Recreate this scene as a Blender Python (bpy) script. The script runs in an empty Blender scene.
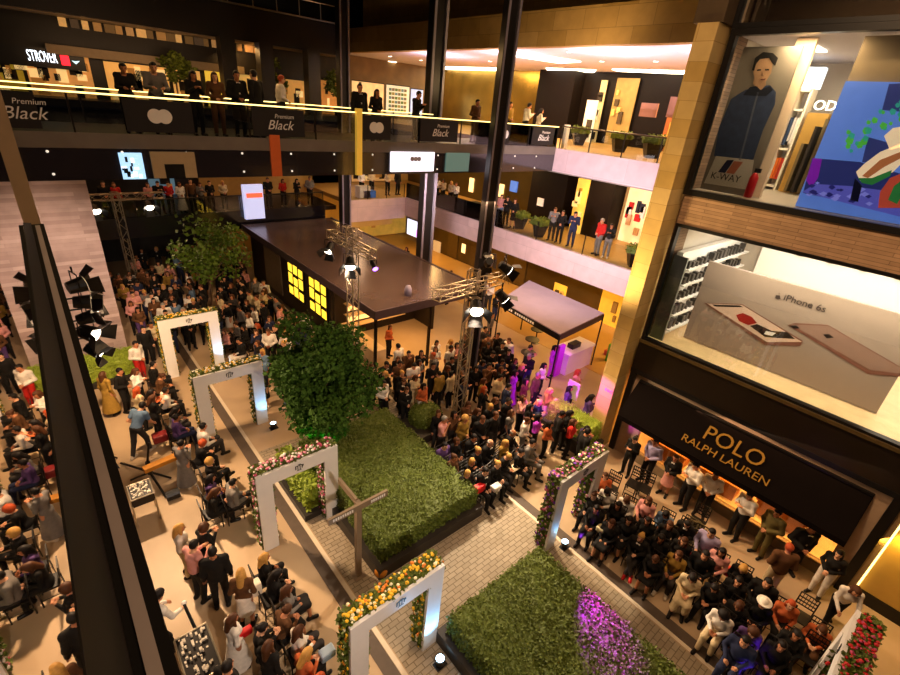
import bpy, math, random
import numpy as np
from mathutils import Vector, Matrix
RND = random.Random(7)
SC = bpy.context.scene
COL = SC.collection
PI = math.pi
# ------------------------------------------------------------------ camera
H = 10.3
YAW, PIT, ROL = (math.radians(a) for a in (42.723, -26.362, 5.4347))
FPX = 465.08
_cy, _sy = math.cos(YAW), math.sin(YAW)
CF = Vector((_sy*math.cos(PIT), _cy*math.cos(PIT), math.sin(PIT)))
_r = Vector((_cy, -_sy, 0)); _u = _r.cross(CF)
CR = _r*math.cos(ROL) + _u*math.sin(ROL)
CU = -_r*math.sin(ROL) + _u*math.cos(ROL)
EYE = Vector((0, 0, H))
def ray(px, py): return CR*((px-450)/FPX) - CU*((py-337.5)/FPX) + CF
def onz(px, py, z=0.0):
    d = ray(px, py); return EYE + d*((z-H)/d.z)
def onx(px, py, x):
    d = ray(px, py); return EYE + d*(x/d.x)
def ony(px, py, y):
    d = ray(px, py); return EYE + d*(y/d.y)
def proj(p):
    q = Vector(p)-EYE; z = q.dot(CF)
    return 450+FPX*q.dot(CR)/z, 337.5-FPX*q.dot(CU)/z
cam = bpy.data.objects.new('camera', bpy.data.cameras.new('camera')); COL.objects.link(cam)
cam.matrix_world = Matrix(((CR.x, CU.x, -CF.x, 0), (CR.y, CU.y, -CF.y, 0), (CR.z, CU.z, -CF.z, H), (0, 0, 0, 1)))
cam.data.sensor_fit = 'HORIZONTAL'; cam.data.sensor_width = 36.0
cam.data.lens = FPX/900*36; cam.data.clip_start = 0.01; cam.data.clip_end = 300
SC.camera = cam
# ------------------------------------------------------------------ materials
def s2l(c):
    if isinstance(c, str): c = tuple(int(c[i:i+2], 16)/255 for i in (0, 2, 4))
    return tuple((v/12.92 if v <= .04045 else ((v+.055)/1.055)**2.4) for v in c)
MATS = {}
def mat(name, col, rough=.6, metal=0., var=.12, scale=6., emit=None, es=0., spec=.4, trans=0., alpha=1., coat=0.):
    if name in MATS: return MATS[name]
    m = bpy.data.materials.new(name); m.use_nodes = True; MATS[name] = m
    nt = m.node_tree; N = nt.nodes; L = nt.links; b = N['Principled BSDF']
    c = (*s2l(col), 1)
    b.inputs['Roughness'].default_value = rough; b.inputs['Metallic'].default_value = metal
    b.inputs['Specular IOR Level'].default_value = spec
    b.inputs['Coat Weight'].default_value = coat
    if var:
        tc = N.new('ShaderNodeTexCoord'); nz = N.new('ShaderNodeTexNoise'); nz.inputs['Scale'].default_value = scale
        nz.inputs['Detail'].default_value = 4
        mp = N.new('ShaderNodeMapRange'); mp.inputs['To Min'].default_value = 1-var*1.6; mp.inputs['To Max'].default_value = 1+var*1.6
        mx = N.new('ShaderNodeMix'); mx.data_type = 'RGBA'; mx.blend_type = 'MULTIPLY'; mx.inputs['Factor'].default_value = 1
        L.new(tc.outputs['Object'], nz.inputs['Vector']); L.new(nz.outputs['Fac'], mp.inputs['Value'])
        mx.inputs['A'].default_value = c; L.new(mp.outputs['Result'], mx.inputs['B']); L.new(mx.outputs['Result'], b.inputs['Base Color'])
    else: b.inputs['Base Color'].default_value = c
    if emit:
        b.inputs['Emission Color'].default_value = (*s2l(emit), 1); b.inputs['Emission Strength'].default_value = es
    return m
def objcol(name, rough=.75, var=.1, scale=9.):
    """cloth / skin / hair: the colour is the object's own colour"""
    if name in MATS: return MATS[name]
    m = bpy.data.materials.new(name); m.use_nodes = True; MATS[name] = m
    nt = m.node_tree; N = nt.nodes; L = nt.links; b = N['Principled BSDF']
    oi = N.new('ShaderNodeObjectInfo'); tc = N.new('ShaderNodeTexCoord'); nz = N.new('ShaderNodeTexNoise'); nz.inputs['Scale'].default_value = scale
    mp = N.new('ShaderNodeMapRange'); mp.inputs['To Min'].default_value = 1-var*1.6; mp.inputs['To Max'].default_value = 1+var*1.6
    mx = N.new('ShaderNodeMix'); mx.data_type = 'RGBA'; mx.blend_type = 'MULTIPLY'; mx.inputs['Factor'].default_value = 1
    L.new(tc.outputs['Object'], nz.inputs['Vector']); L.new(nz.outputs['Fac'], mp.inputs['Value'])
    L.new(oi.outputs['Color'], mx.inputs['A']); L.new(mp.outputs['Result'], mx.inputs['B']); L.new(mx.outputs['Result'], b.inputs['Base Color'])
    b.inputs['Roughness'].default_value = rough; b.inputs['Specular IOR Level'].default_value = .25
    return m
def bricks(name, c1, c2, mortar, bw, bh, axes='xy', rough=.7, msize=.012, off=.5, bump=.0, spec=.3, var=.15):
    if name in MATS: return MATS[name]
    m = bpy.data.materials.new(name); m.use_nodes = True; MATS[name] = m
    nt = m.node_tree; N = nt.nodes; L = nt.links; b = N['Principled BSDF']
    g = N.new('ShaderNodeNewGeometry'); sp = N.new('ShaderNodeSeparateXYZ'); cb = N.new('ShaderNodeCombineXYZ')
    L.new(g.outputs['Position'], sp.inputs[0])
    L.new(sp.outputs['XYZ'.index(axes[0].upper())], cb.inputs[0]); L.new(sp.outputs['XYZ'.index(axes[1].upper())], cb.inputs[1])
    t = N.new('ShaderNodeTexBrick'); t.inputs['Scale'].default_value = 1
    t.inputs['Brick Width'].default_value = bw; t.inputs['Row Height'].default_value = bh; t.offset = off
    t.inputs['Mortar Size'].default_value = msize; t.inputs['Mortar Smooth'].default_value = .1
    t.inputs['Color1'].default_value = (*s2l(c1), 1); t.inputs['Color2'].default_value = (*s2l(c2), 1); t.inputs['Mortar'].default_value = (*s2l(mortar), 1)
    L.new(cb.outputs[0], t.inputs['Vector'])
    nz = N.new('ShaderNodeTexNoise'); nz.inputs['Scale'].default_value = 2.2; nz.inputs['Detail'].default_value = 6; L.new(g.outputs['Position'], nz.inputs['Vector'])
    mp = N.new('ShaderNodeMapRange'); mp.inputs['To Min'].default_value = 1-var*1.6; mp.inputs['To Max'].default_value = 1+var*1.6; L.new(nz.outputs['Fac'], mp.inputs['Value'])
    mx = N.new('ShaderNodeMix'); mx.data_type = 'RGBA'; mx.blend_type = 'MULTIPLY'; mx.inputs['Factor'].default_value = 1
    L.new(t.outputs['Color'], mx.inputs['A']); L.new(mp.outputs['Result'], mx.inputs['B']); L.new(mx.outputs['Result'], b.inputs['Base Color'])
    b.inputs['Roughness'].default_value = rough; b.inputs['Specular IOR Level'].default_value = spec
    return m
def glass(name, tint=(1, 1, 1), refl=.12, rough=.02, fres=1.45):
    """thin glazing: see-through plus a fresnel reflection"""
    if name in MATS: return MATS[name]
    m = bpy.data.materials.new(name); m.use_nodes = True; MATS[name] = m
    nt = m.node_tree; N = nt.nodes; L = nt.links; N.remove(N['Principled BSDF'])
    t = N.new('ShaderNodeBsdfTransparent'); t.inputs[0].default_value = (*tint, 1)
    g = N.new('ShaderNodeBsdfGlossy'); g.inputs['Roughness'].default_value = rough; g.inputs['Color'].default_value = (.9, .9, .9, 1)
    f = N.new('ShaderNodeFresnel'); f.inputs['IOR'].default_value = fres
    a = N.new('ShaderNodeMath'); a.operation = 'ADD'; a.use_clamp = True; a.inputs[1].default_value = refl
    mx = N.new('ShaderNodeMixShader'); L.new(f.outputs[0], a.inputs[0]); L.new(a.outputs[0], mx.inputs[0])
    L.new(t.outputs[0], mx.inputs[1]); L.new(g.outputs[0], mx.inputs[2]); L.new(mx.outputs[0], N['Material Output'].inputs[0])
    return m
def light_mat(name, col, es):
    return mat(name, col, var=0, emit=col, es=es, rough=.5)
# ------------------------------------------------------------------ mesh builder
class MB:
    def __init__(s): s.v = []; s.f = []; s.mi = []; s.cur = 0
    def add(s, vs, fs):
        o = len(s.v); s.v += [tuple(p) for p in vs]
        for f in fs: s.f.append(tuple(i+o for i in f)); s.mi.append(s.cur)
        return s
    def box(s, x0, x1, y0, y1, z0, z1):
        if x0 > x1: x0, x1 = x1, x0
        if y0 > y1: y0, y1 = y1, y0
        if z0 > z1: z0, z1 = z1, z0
        return s.add([(x0, y0, z0), (x1, y0, z0), (x1, y1, z0), (x0, y1, z0), (x0, y0, z1), (x1, y0, z1), (x1, y1, z1), (x0, y1, z1)],
                     [(0, 3, 2, 1), (4, 5, 6, 7), (0, 1, 5, 4), (1, 2, 6, 5), (2, 3, 7, 6), (3, 0, 4, 7)])
    def obox(s, c, sx, sy, sz, M=None):
        c = Vector(c); pts = []
        for dz in (-.5, .5):
            for dx, dy in ((-.5, -.5), (.5, -.5), (.5, .5), (-.5, .5)):
                p = Vector((dx*sx, dy*sy, dz*sz)); p = (M @ p if M else p)+c; pts.append(p)
        return s.add(pts, [(0, 3, 2, 1), (4, 5, 6, 7), (0, 1, 5, 4), (1, 2, 6, 5), (2, 3, 7, 6), (3, 0, 4, 7)])
    def tube(s, a, b, r0, r1=None, n=8, cap=True):
        a = Vector(a); b = Vector(b); r1 = r0 if r1 is None else r1
        d = (b-a).normalized(); t = Vector((0, 0, 1)) if abs(d.z) < .9 else Vector((1, 0, 0))
        e1 = d.cross(t).normalized(); e2 = d.cross(e1)
        vs = [a+(e1*math.cos(2*PI*k/n)+e2*math.sin(2*PI*k/n))*r0 for k in range(n)]+[b+(e1*math.cos(2*PI*k/n)+e2*math.sin(2*PI*k/n))*r1 for k in range(n)]
        fs = [(k, n+k, n+(k+1) % n, (k+1) % n) for k in range(n)]
        if cap: fs += [tuple(range(n)), tuple(range(2*n-1, n-1, -1))]
        return s.add(vs, fs)
    def path(s, pts, r, n=6):
        for a, b in zip(pts, pts[1:]): s.tube(a, b, r, r, n)
        return s
    def lathe(s, prof, c=(0, 0, 0), n=20):
        c = Vector(c); vs = []; fs = []
        for r, z in prof: vs += [(c.x+r*math.cos(2*PI*k/n), c.y+r*math.sin(2*PI*k/n), c.z+z) for k in range(n)]
        for i in range(len(prof)-1):
            for k in range(n): fs.append((i*n+k, i*n+(k+1) % n, (i+1)*n+(k+1) % n, (i+1)*n+k))
        fs.append(tuple(range(n-1, -1, -1))); j = (len(prof)-1)*n; fs.append(tuple(range(j, j+n)))
        return s.add(vs, fs)
    def ball(s, c, r, n=10, m=6, sc=(1, 1, 1)):
        c = Vector(c); vs = [(c.x, c.y, c.z-r*sc[2])]; fs = []
        for i in range(1, m):
            a = -PI/2+PI*i/m
            vs += [(c.x+r*sc[0]*math.cos(a)*math.cos(2*PI*k/n), c.y+r*sc[1]*math.cos(a)*math.sin(2*PI*k/n), c.z+r*sc[2]*math.sin(a)) for k in range(n)]
        vs.append((c.x, c.y, c.z+r*sc[2])); T = len(vs)-1
        for k in range(n): fs.append((0, 1+(k+1) % n, 1+k)); fs.append((T, T-n+k, T-n+(k+1) % n))
        for i in range(m-2):
            for k in range(n):
                a = 1+i*n; fs.append((a+k, a+(k+1) % n, a+n+(k+1) % n, a+n+k))
        return s.add(vs, fs)
    def prism(s, poly, off):
        """closed outline (3-D points) given a thickness by the vector off"""
        n = len(poly); off = Vector(off); p = [Vector(q) for q in poly]
        return s.add(p+[q+off for q in p], [tuple(range(n)), tuple(range(2*n-1, n-1, -1))]+[(k, n+k, n+(k+1) % n, (k+1) % n) for k in range(n)])
    def build(s, name, m, parent=None, smooth=False, origin=None, bevel=0):
        me = bpy.data.meshes.new(name)
        if parent is not None: o0 = Vector(parent['_o']) if '_o' in parent else Vector((0, 0, 0))
        elif origin is not None: o0 = Vector(origin)
        else:
            a = np.array(s.v); o0 = Vector(((a[:, 0].min()+a[:, 0].max())/2, (a[:, 1].min()+a[:, 1].max())/2, a[:, 2].min()))
        me.from_pydata([tuple(Vector(p)-o0) for p in s.v], [], s.f)
        for mm in (m if isinstance(m, (list, tuple)) else [m]): me.materials.append(mm)
        if isinstance(m, (list, tuple)): me.polygons.foreach_set('material_index', s.mi)
        if smooth: me.polygons.foreach_set('use_smooth', [True]*len(me.polygons))
        me.update()
        o = bpy.data.objects.new(name, me); COL.objects.link(o)
        if parent is not None:
            o.parent = parent
            if '_o' in parent: o['_o'] = list(o0)
        else: o.location = o0; o['_o'] = list(o0)
        if bevel:
            b = o.modifiers.new('bevel', 'BEVEL'); b.width = bevel; b.segments = 2; b.limit_method = 'ANGLE'
        return o
def tag(o, label, cat, group=None):
    o['label'] = label; o['category'] = cat
    if group: o['group'] = group
    return o
def thing(name, label, cat, loc=(0, 0, 0), group=None):
    o = bpy.data.objects.new(name, None); COL.objects.link(o); o.location = loc; o['_o'] = list(loc); o.empty_display_size = .2
    return tag(o, label, cat, group)
def struct(name, mb, m, **k):
    o = mb.build(name, m, **k); o['kind'] = 'structure'; return o
def sbox(name, m, *b): return struct(name, MB().box(*b), m)
def dup(root, loc, rz=0., label=None, group=None, colors=None):
    r = root.copy(); COL.objects.link(r); r.location = loc; r.rotation_euler = (0, 0, rz)
    if label: r['label'] = label
    if group: r['group'] = group
    if colors and root.name.split('.')[0] in colors: r.color = colors[root.name.split('.')[0]]
    for ch in list(root.children):
        c = ch.copy(); COL.objects.link(c); c.parent = r
        if colors and ch.name.split('.')[0] in colors: c.color = colors[ch.name.split('.')[0]]
        for g in ch.children:
            d = g.copy(); COL.objects.link(d); d.parent = c
    return r
FONTC = {}
def text_mb(txt, M, size, depth=.01, shear=0., sx=1.):
    """lettering as an MB; M maps local (x right, y up, z out) to the world"""
    cu = bpy.data.curves.new('t', 'FONT'); cu.body = txt; cu.size = size; cu.extrude = depth/2; cu.align_x = 'CENTER'; cu.align_y = 'CENTER'; cu.shear = shear; cu.resolution_u = 3
    o = bpy.data.objects.new('t', cu); COL.objects.link(o)
    dg = bpy.context.evaluated_depsgraph_get(); me = bpy.data.meshes.new_from_object(o.evaluated_get(dg))
    mb = MB(); mb.add([M @ Vector((v.co.x*sx, v.co.y, v.co.z)) for v in me.vertices], [tuple(p.vertices) for p in me.polygons])
    bpy.data.objects.remove(o); bpy.data.curves.remove(cu); bpy.data.meshes.remove(me)
    return mb
def frameM(o, ex, ey):
    ex = Vector(ex).normalized(); ey = Vector(ey); ey = (ey-ex*ey.dot(ex)).normalized(); ez = ex.cross(ey)
    return Matrix(((ex.x, ey.x, ez.x, o[0]), (ex.y, ey.y, ez.y, o[1]), (ex.z, ey.z, ez.z, o[2]), (0, 0, 0, 1)))
def lamp(name, kind, loc, e, col, size=.3, target=None, spot=None, blend=.5, sy=None, axis=(0, 1, 0)):
    l = bpy.data.lights.new(name, kind); l.energy = e; l.color = s2l(col)
    if kind == 'AREA':
        l.size = size
        if sy: l.shape = 'RECTANGLE'; l.size_y = sy
    else: l.shadow_soft_size = size
    if kind == 'SPOT': l.spot_size = math.radians(spot); l.spot_blend = blend
    o = bpy.data.objects.new(name, l); COL.objects.link(o); o.location = loc
    if target is not None and kind == 'AREA' and sy:   # the long side of a strip lamp lies along axis
        z = (Vector(loc)-Vector(target)).normalized(); y = Vector(axis); y = (y-z*y.dot(z)).normalized(); x = y.cross(z)
        o.rotation_euler = Matrix(((x.x, y.x, z.x), (x.y, y.y, z.y), (x.z, y.z, z.z))).to_euler()
    elif target is not None: o.rotation_euler = (Vector(target)-Vector(loc)).to_track_quat('-Z', 'Y').to_euler()
    return o
def leaves(mb, pts, size, rnd, nrm=None, jit=.9):
    """small folded leaves at pts"""
    for i, p in enumerate(pts):
        a = rnd.uniform(0, 2*PI); t = rnd.uniform(-jit, jit)
        d = Vector((math.cos(a)*math.cos(t), math.sin(a)*math.cos(t), math.sin(t)))
        n = Vector((rnd.gauss(0, 1), rnd.gauss(0, 1), rnd.gauss(0, 1)+.6))
        if nrm is not None: n = n*.6+Vector(nrm[i])*1.2
        w = d.cross(n)
        if w.length < 1e-3: continue
        w.normalize(); n = w.cross(d); L = size*rnd.uniform(.6, 1.3); p = Vector(p)
        mb.add([p, p+d*L*.5+w*L*.4+n*L*.08, p+d*L, p+d*L*.5-w*L*.4+n*L*.08], [(0, 1, 2), (0, 2, 3)])
    return mb
# ------------------------------------------------------------------ palette
DARK = mat('dark_metal', '1c1714', .35, .3, var=.1)
BLACK = mat('black_paint', '0c0a09', .4, var=.05)
BRONZE = mat('bronze_metal', '4a3820', .32, .6, var=.15, scale=3)
STEEL = mat('steel_column', '23201f', .3, .35, var=.1, scale=3)
FLANGE = mat('steel_flange', '8d8794', .35, .3, var=.08, scale=3)
STONE_P = bricks('pier_stone', 'c2a66e', 'b29252', '9a7d46', .9, .42, 'yz', .75, .006, .5)
STONE_R = bricks('strip_stone', '94765a', '7c6148', '604a36', 1.1, .085, 'yz', .75, .006, .37, var=.25)
STONE_L = bricks('wall_travertine', 'b29a90', '8f766e', '937d74', 1.6, .13, 'xz', .75, .004, .37, var=.22)
STONE_F = bricks('fascia_marble', 'cdb6b6', 'c2a8a8', 'a89494', 3.1, 2., 'yz', .5, .006, .5, var=.12)
STONE_FX = bricks('fascia_marble_far', 'd0b6ae', 'c4a8a0', 'a89494', 3.1, 2., 'xz', .5, .006, .5, var=.12)
STONE_T = bricks('upper_stone', '9a7b44', '85672f', '6a5228', 1.6, .72, 'yz', .7, .008, .5)
CONC = mat('floor_concrete', 'b59a78', .5, var=.14, scale=.8, spec=.35)
PAVER = bricks('floor_paver', 'a5967f', '968770', '75674f', .24, .12, 'xy', .7, .010, .5)
WHITE = mat('white_paint', 'e8e4df', .5, var=.03)
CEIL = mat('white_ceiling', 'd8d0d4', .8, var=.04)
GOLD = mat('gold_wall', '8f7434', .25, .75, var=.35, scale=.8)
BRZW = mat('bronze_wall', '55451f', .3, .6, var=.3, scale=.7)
TANF = mat('tan_floor', 'b08a4c', .4, var=.12, scale=1)
WOOD = mat('orange_wood', 'a4611f', .45, var=.2, scale=5)
PALEW = mat('pale_wood', 'd9b98a', .45, var=.15, scale=3)
CLEAR = glass('clear_glass', (.93, .96, .95), .03)
RAILG = glass('rail_glass', (.80, .82, .80), .03)
SKIRTG = mat('bridge_glass', '2a2629', .12, .0, var=.15, scale=.7, spec=.9, coat=.6)
LED = light_mat('led_strip', 'ffe08a', 3.)
LEDW = light_mat('led_white', 'fff0d0', 7.)
MARB = mat('grey_band', '6f675f', .5, var=.15, scale=2)

# ------------------------------------------------------------------ the ground
sbox('floor', CONC, -9, 33, -14, 44, -.2, 0)
sbox('trim_1', PAVER, 3.52, 8.62, -14, 12.2, 0, .006)
for i, (x, s) in enumerate(((3.44, 1), (8.70, -1))):
    sbox('trim_%d' % (2+2*i), mat('kerb_line', 'd8c8ae', .5, var=.08), x-.05, x+.05, -14, 25, 0, .012)
    a, b = sorted((x-s*.06, x-s*.34))
    sbox('trim_%d' % (3+2*i), mat('drain_slot', '57493c', .6, var=.15), a, b, -14, 25, 0, .008)
# ------------------------------------------------------------------ the glazed wall beside the camera
XM = -.06
mb = MB(); mb.add([(XM, -1.5, 9.95), (XM, 2.5, 9.74), (XM, 2.5, 13.5), (XM, -1.5, 13.5),
                   (XM-.03, -1.5, 9.95), (XM-.03, 2.5, 9.74), (XM-.03, 2.5, 13.5), (XM-.03, -1.5, 13.5)],
                  [(0, 1, 2, 3), (7, 6, 5, 4), (0, 4, 5, 1), (1, 5, 6, 2), (2, 6, 7, 3), (3, 7, 4, 0)])
struct('window_1', mb, mat('mirror_glass', 'd8d2cc', .012, 1., var=0))
mb = MB(); mb.add([(XM+.001, -1.5, 9.95), (XM+.001, 2.5, 9.74), (XM+.001, 3.95, 9.41), (XM+.001, 3.95, 9.2), (XM+.001, -1.5, 9.2),
                   (XM-.09, -1.5, 9.95), (XM-.09, 2.5, 9.74), (XM-.09, 3.95, 9.41), (XM-.09, 3.95, 9.2), (XM-.09, -1.5, 9.2)],
                  [(4, 3, 2, 1, 0), (5, 6, 7, 8, 9), (1, 6, 5, 0), (2, 7, 6, 1), (3, 8, 7, 2), (4, 9, 8, 3), (0, 5, 9, 4)])
struct('wall_left', mb, mat('black_spandrel', '0d0a07', .6, .0, var=.3, scale=1.5, spec=.1))
sbox('trim_6', mat('black_ledge', '0b0907', .7, spec=.1), XM-.09, .001, -1.5, 3.95, 9.25, 9.40)
sbox('trim_7', mat('grey_sill', '8a7f7a', .45, .2, var=.12, scale=4), -.043, -.020, -1.5, 3.9, 9.401, 9.404)
sbox('trim_8', mat('beige_mullion', '9a8262', .6, var=.12, scale=3), -.29, -.036, 12.0, 12.3, 0, 17)
# ------------------------------------------------------------------ left stone wall
sbox('wall_back', STONE_L, -6.5, 1.42, 20.45, 21.6, 0, 8.6)
# ------------------------------------------------------------------ right facade
XF = 13.5
sbox('wall_right', STONE_R, XF-.05, XF+.9, -13, 5.72, 7.93, 8.70)
sbox('trim_9', STONE_P, 12.86, XF+.9, 5.86, 6.36, 0, 12.55)
sbox('trim_10', mat('pier_top_brown', '4a3a26', .7, var=.15), 12.9, XF+.9, 5.80, 6.5, 12.56, 17)  # upper pier drawn in a darker brown than below
sbox('trim_11', STONE_R, XF+.2, XF+.9, 5.72, 5.86, 0, 12.55)
def win_frame(n, y0, y1, z0, z1, w=.14, x=XF, m=BLACK):
    mb = MB(); mb.box(x-.08, x+.12, y0, y1, z0, z0+w); mb.box(x-.08, x+.12, y0, y1, z1-w, z1)
    mb.box(x-.08, x+.12, y1-w, y1, z0+w, z1-w); mb.box(x-.08, x+.12, y0, y0+w, z0+w, z1-w)
    struct('window_%d' % n, mb, m)
win_frame(2, -9, 5.78, 8.70, 12.50)
win_frame(3, -9, 5.80, 12.505, 16.6, .1)
win_frame(4, -1.35, 5.72, 4.28, 7.93, .09)
sbox('window_5', CLEAR, XF+.01, XF+.02, -8.9, 5.65, 8.84, 12.36)
sbox('window_6', CLEAR, XF+.01, XF+.02, -1.3, 5.64, 4.37, 7.84)
sbox('window_7', glass('dim_glass', (.5, .47, .42), .04), XF+.01, XF+.02, -8.9, 5.6, 12.61, 16.4)
LB = mat('sign_band', '241a10', .35, .3, var=.18, scale=2)
sbox('trim_12', LB, XF-.10, XF+.9, -3.2, 5.75, 3.28, 4.24)
sbox('trim_13', mat('bronze_edge', '6e5a38', .3, .6, var=.25, scale=5), XF-.14, XF+.0, -3.2, 5.75, 4.21, 4.30)
sbox('trim_14', BLACK, XF-.12, XF+.1, -1.2, 5.75, 3.13, 3.28)
# upper wall piece, right of the smartphone window, and rear walls of the units
sbox('wall_rear', mat('unit_wall', 'cfc2b0', .8, var=.05), 19.0, 19.15, -13, 5.8, 0, 17)
sbox('wall_side', mat('unit_wall', 'cfc2b0'), XF+.9, 19, 5.72, 5.86, 0, 17)
sbox('ceiling_1', CEIL, XF+.13, 19, -13, 5.7, 12.4, 12.6)
sbox('floor_2', mat('shop_floor', 'a89a86', .35, var=.1), XF+.13, 19, -13, 5.7, 8.55, 8.84)
sbox('ceiling_2', CEIL, XF+.1, 19, -13, 5.7, 7.84, 8.0)
sbox('floor_3', PALEW, XF-.02, 19, -13, 5.7, 4.24, 4.36)
sbox('ceiling_3', CEIL, XF+.1, 19, -13, 5.7, 3.14, 3.26)
sbox('ceiling_4', mat('unit_wall', 'cfc2b0'), XF+.1, 19, -13, 5.7, 16.6, 16.8)
# ground floor shop: posts, jambs, glazing
PINKST = mat('cream_jamb', 'b3977c', .7, var=.1)
sbox('door_1', BLACK, XF-.1, XF+.12, 5.55, 5.74, 0, 3.2)
sbox('door_2', BLACK, XF-.1, XF+.12, -1.18, -.98, 0, 3.2)
sbox('trim_15', PINKST, XF-.02, XF+.14, 4.9, 5.55, 0, 3.13)
sbox('trim_16', PINKST, XF-.02, XF+.14, -.98, -.62, 0, 3.13)
sbox('trim_17', PINKST, XF-.02, XF+.14, -.62, 4.9, 2.75, 3.13)
sbox('baseboard_right', mat('shop_plinth', '8a7558', .6, var=.1), XF-.02, XF+.2, -.62, 4.9, 0, .32)
sbox('window_8', CLEAR, XF+.05, XF+.06, -.62, 4.9, .32, 2.75)
sbox('wall_shop', WOOD, 15.6, 15.75, -1.2, 5.6, 0, 3.1)
sbox('floor_4', PALEW, XF+.2, 15.6, -1.2, 5.6, .25, .34)
# stone and glowing yellow recess right of the shop
sbox('wall_stone', mat('beige_return', '8f7450', .7, var=.12), XF-.05, XF+.9, -1.30, -1.18, 0, 4.25)
sbox('wall_recess', mat('yellow_plaster', 'c49c4c', .6, var=.1, scale=2), XF+.02, XF+.15, -9, -1.32, .35, 4.25)
sbox('baseboard_recess', BLACK, XF-.02, XF+.15, -9, -1.32, 0, .35)
sbox('trim_18', LED, XF-.06, XF-.02, -1.35, -1.31, .35, 4.2)
# ------------------------------------------------------------------ right balconies (x = 19.2) and the far gallery
XB = 19.2
sbox('trim_19', STONE_F, XB, XB+.25, 6.0, 26.7, 3.25, 4.47)
sbox('floor_5', TANF, XB+.25, 29, 6.0, 33.5, 4.2, 4.45)
sbox('trim_20', STONE_F, XB, XB+.25, 6.0, 14.7, 7.93, 8.95)
sbox('floor_6', TANF, XB+.25, 31, 6.0, 36, 8.6, 8.95)
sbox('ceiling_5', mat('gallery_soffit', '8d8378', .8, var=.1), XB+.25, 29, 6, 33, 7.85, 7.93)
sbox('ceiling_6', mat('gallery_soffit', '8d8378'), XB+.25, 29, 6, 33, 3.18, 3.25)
sbox('trim_21', STONE_T, XB, XB+.5, 5.9, 34.2, 13.08, 14.5)
sbox('trim_22', STONE_T, XB+1.2, XB+1.6, 5.9, 34.2, 14.5, 18)
sbox('trim_23', STONE_T, XB+.5, XB+1.2, 5.9, 34.2, 14.1, 14.5)
sbox('ceiling_7', CEIL, XB+.5, 31, 5.9, 40, 13.08, 13.3)
# gallery walls: level 3, level 2, ground
sbox('wall_gallery', GOLD, 29.5, 29.7, 24.2, 36, 8.95, 13.08)
sbox('wall_far', mat('far_shop_wall', '7a5f38', .6, var=.3, scale=1.2), 19.7, 31, 36, 36.2, 8.95, 13.08)
sbox('wall_block', mat('dark_wood', '140d09', .5, var=.2, spec=.12), 28.4, 29.7, 21.2, 24.2, 8.95, 13.06)
sbox('wall_shopfront', mat('dark_wood', '1e1510'), 29.5, 29.7, 5.9, 21.2, 8.95, 13.08)
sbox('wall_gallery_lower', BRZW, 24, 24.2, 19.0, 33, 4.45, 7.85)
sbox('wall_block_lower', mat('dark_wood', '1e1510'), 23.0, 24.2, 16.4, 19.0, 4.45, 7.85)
sbox('wall_block_right', mat('dark_wood', '1e1510'), 23.0, 24.2, 13.4, 15.4, 4.45, 7.85)
sbox('wall_shop_lower', mat('tan_wall', 'b8924e', .6, var=.1), 24.2, 24.4, 6, 16.5, 4.45, 7.85)
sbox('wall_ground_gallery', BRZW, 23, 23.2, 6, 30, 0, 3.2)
sbox('wall_ground_far', mat('tan_wall', 'b8924e'), 8, 23, 33, 33.2, 0, 7.8)
sbox('floor_7', TANF, 17.6, 23, 6, 33, 0, .012)
# far gallery, level 2: pale stone front right of the column, dark glass front left of it
sbox('trim_24', STONE_FX, 14.85, XB, 26.6, 26.85, 3.1, 4.45)
sbox('floor_8', TANF, 14.85, XB+.25, 26.85, 33, 4.2, 4.45)
sbox('trim_25', mat('yellow_plaster', 'b8934a'), 14.85, 18.2, 26.7, 26.9, 2.72, 3.1)
sbox('trim_26', mat('dark_front', '16131a', .2, .1, var=.15, spec=.7), -6.5, 14.0, 28.1, 28.25, 2.9, 3.92)
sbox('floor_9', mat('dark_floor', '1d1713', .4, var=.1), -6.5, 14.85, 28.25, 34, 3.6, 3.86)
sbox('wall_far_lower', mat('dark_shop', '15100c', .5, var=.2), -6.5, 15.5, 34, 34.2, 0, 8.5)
sbox('wall_far_right', mat('tan_wall', 'b8924e'), 15.5, 24, 33, 33.2, 4.45, 7.85)
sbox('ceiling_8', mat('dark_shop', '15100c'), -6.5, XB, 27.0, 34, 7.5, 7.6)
# level 3 bridge
sbox('floor_10', mat('dark_floor', '1d1713'), -7, XB+.25, 14.8, 18.4, 8.62, 8.95)
sbox('trim_27', MARB, -7, XB, 14.70, 14.80, 8.66, 9.0)
sbox('trim_28', SKIRTG, -7, XB, 14.70, 14.78, 7.93, 8.655)
sbox('trim_29', DARK, -7, XB, 18.3, 18.42, 7.95, 8.62)
# level 3 far side, level 4 dark fascia, level 5
sbox('floor_11', mat('dark_floor', '1d1713'), -7, XB+.4, 33, 36, 8.6, 8.95)
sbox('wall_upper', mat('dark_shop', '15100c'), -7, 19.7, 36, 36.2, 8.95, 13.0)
sbox('trim_30', DARK, -7, 18.8, 34.0, 34.5, 12.78, 14.55)
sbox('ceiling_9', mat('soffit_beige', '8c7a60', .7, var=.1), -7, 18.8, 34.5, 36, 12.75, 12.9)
sbox('floor_12', mat('dark_floor', '1d1713'), -7, 18.8, 34.5, 40, 14.2, 14.4)
sbox('wall_top', mat('dark_shop', '15100c'), -7, 32, 40, 40.2, 13, 20)
sbox('ceiling_10', BLACK, -7, 30, 10.5, 40, 19.5, 19.7)
sbox('trim_31', mat('soffit_beige', '8c7a60'), 2.2, 12.2, 35.2, 36, 10.98, 11.42)
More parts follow.
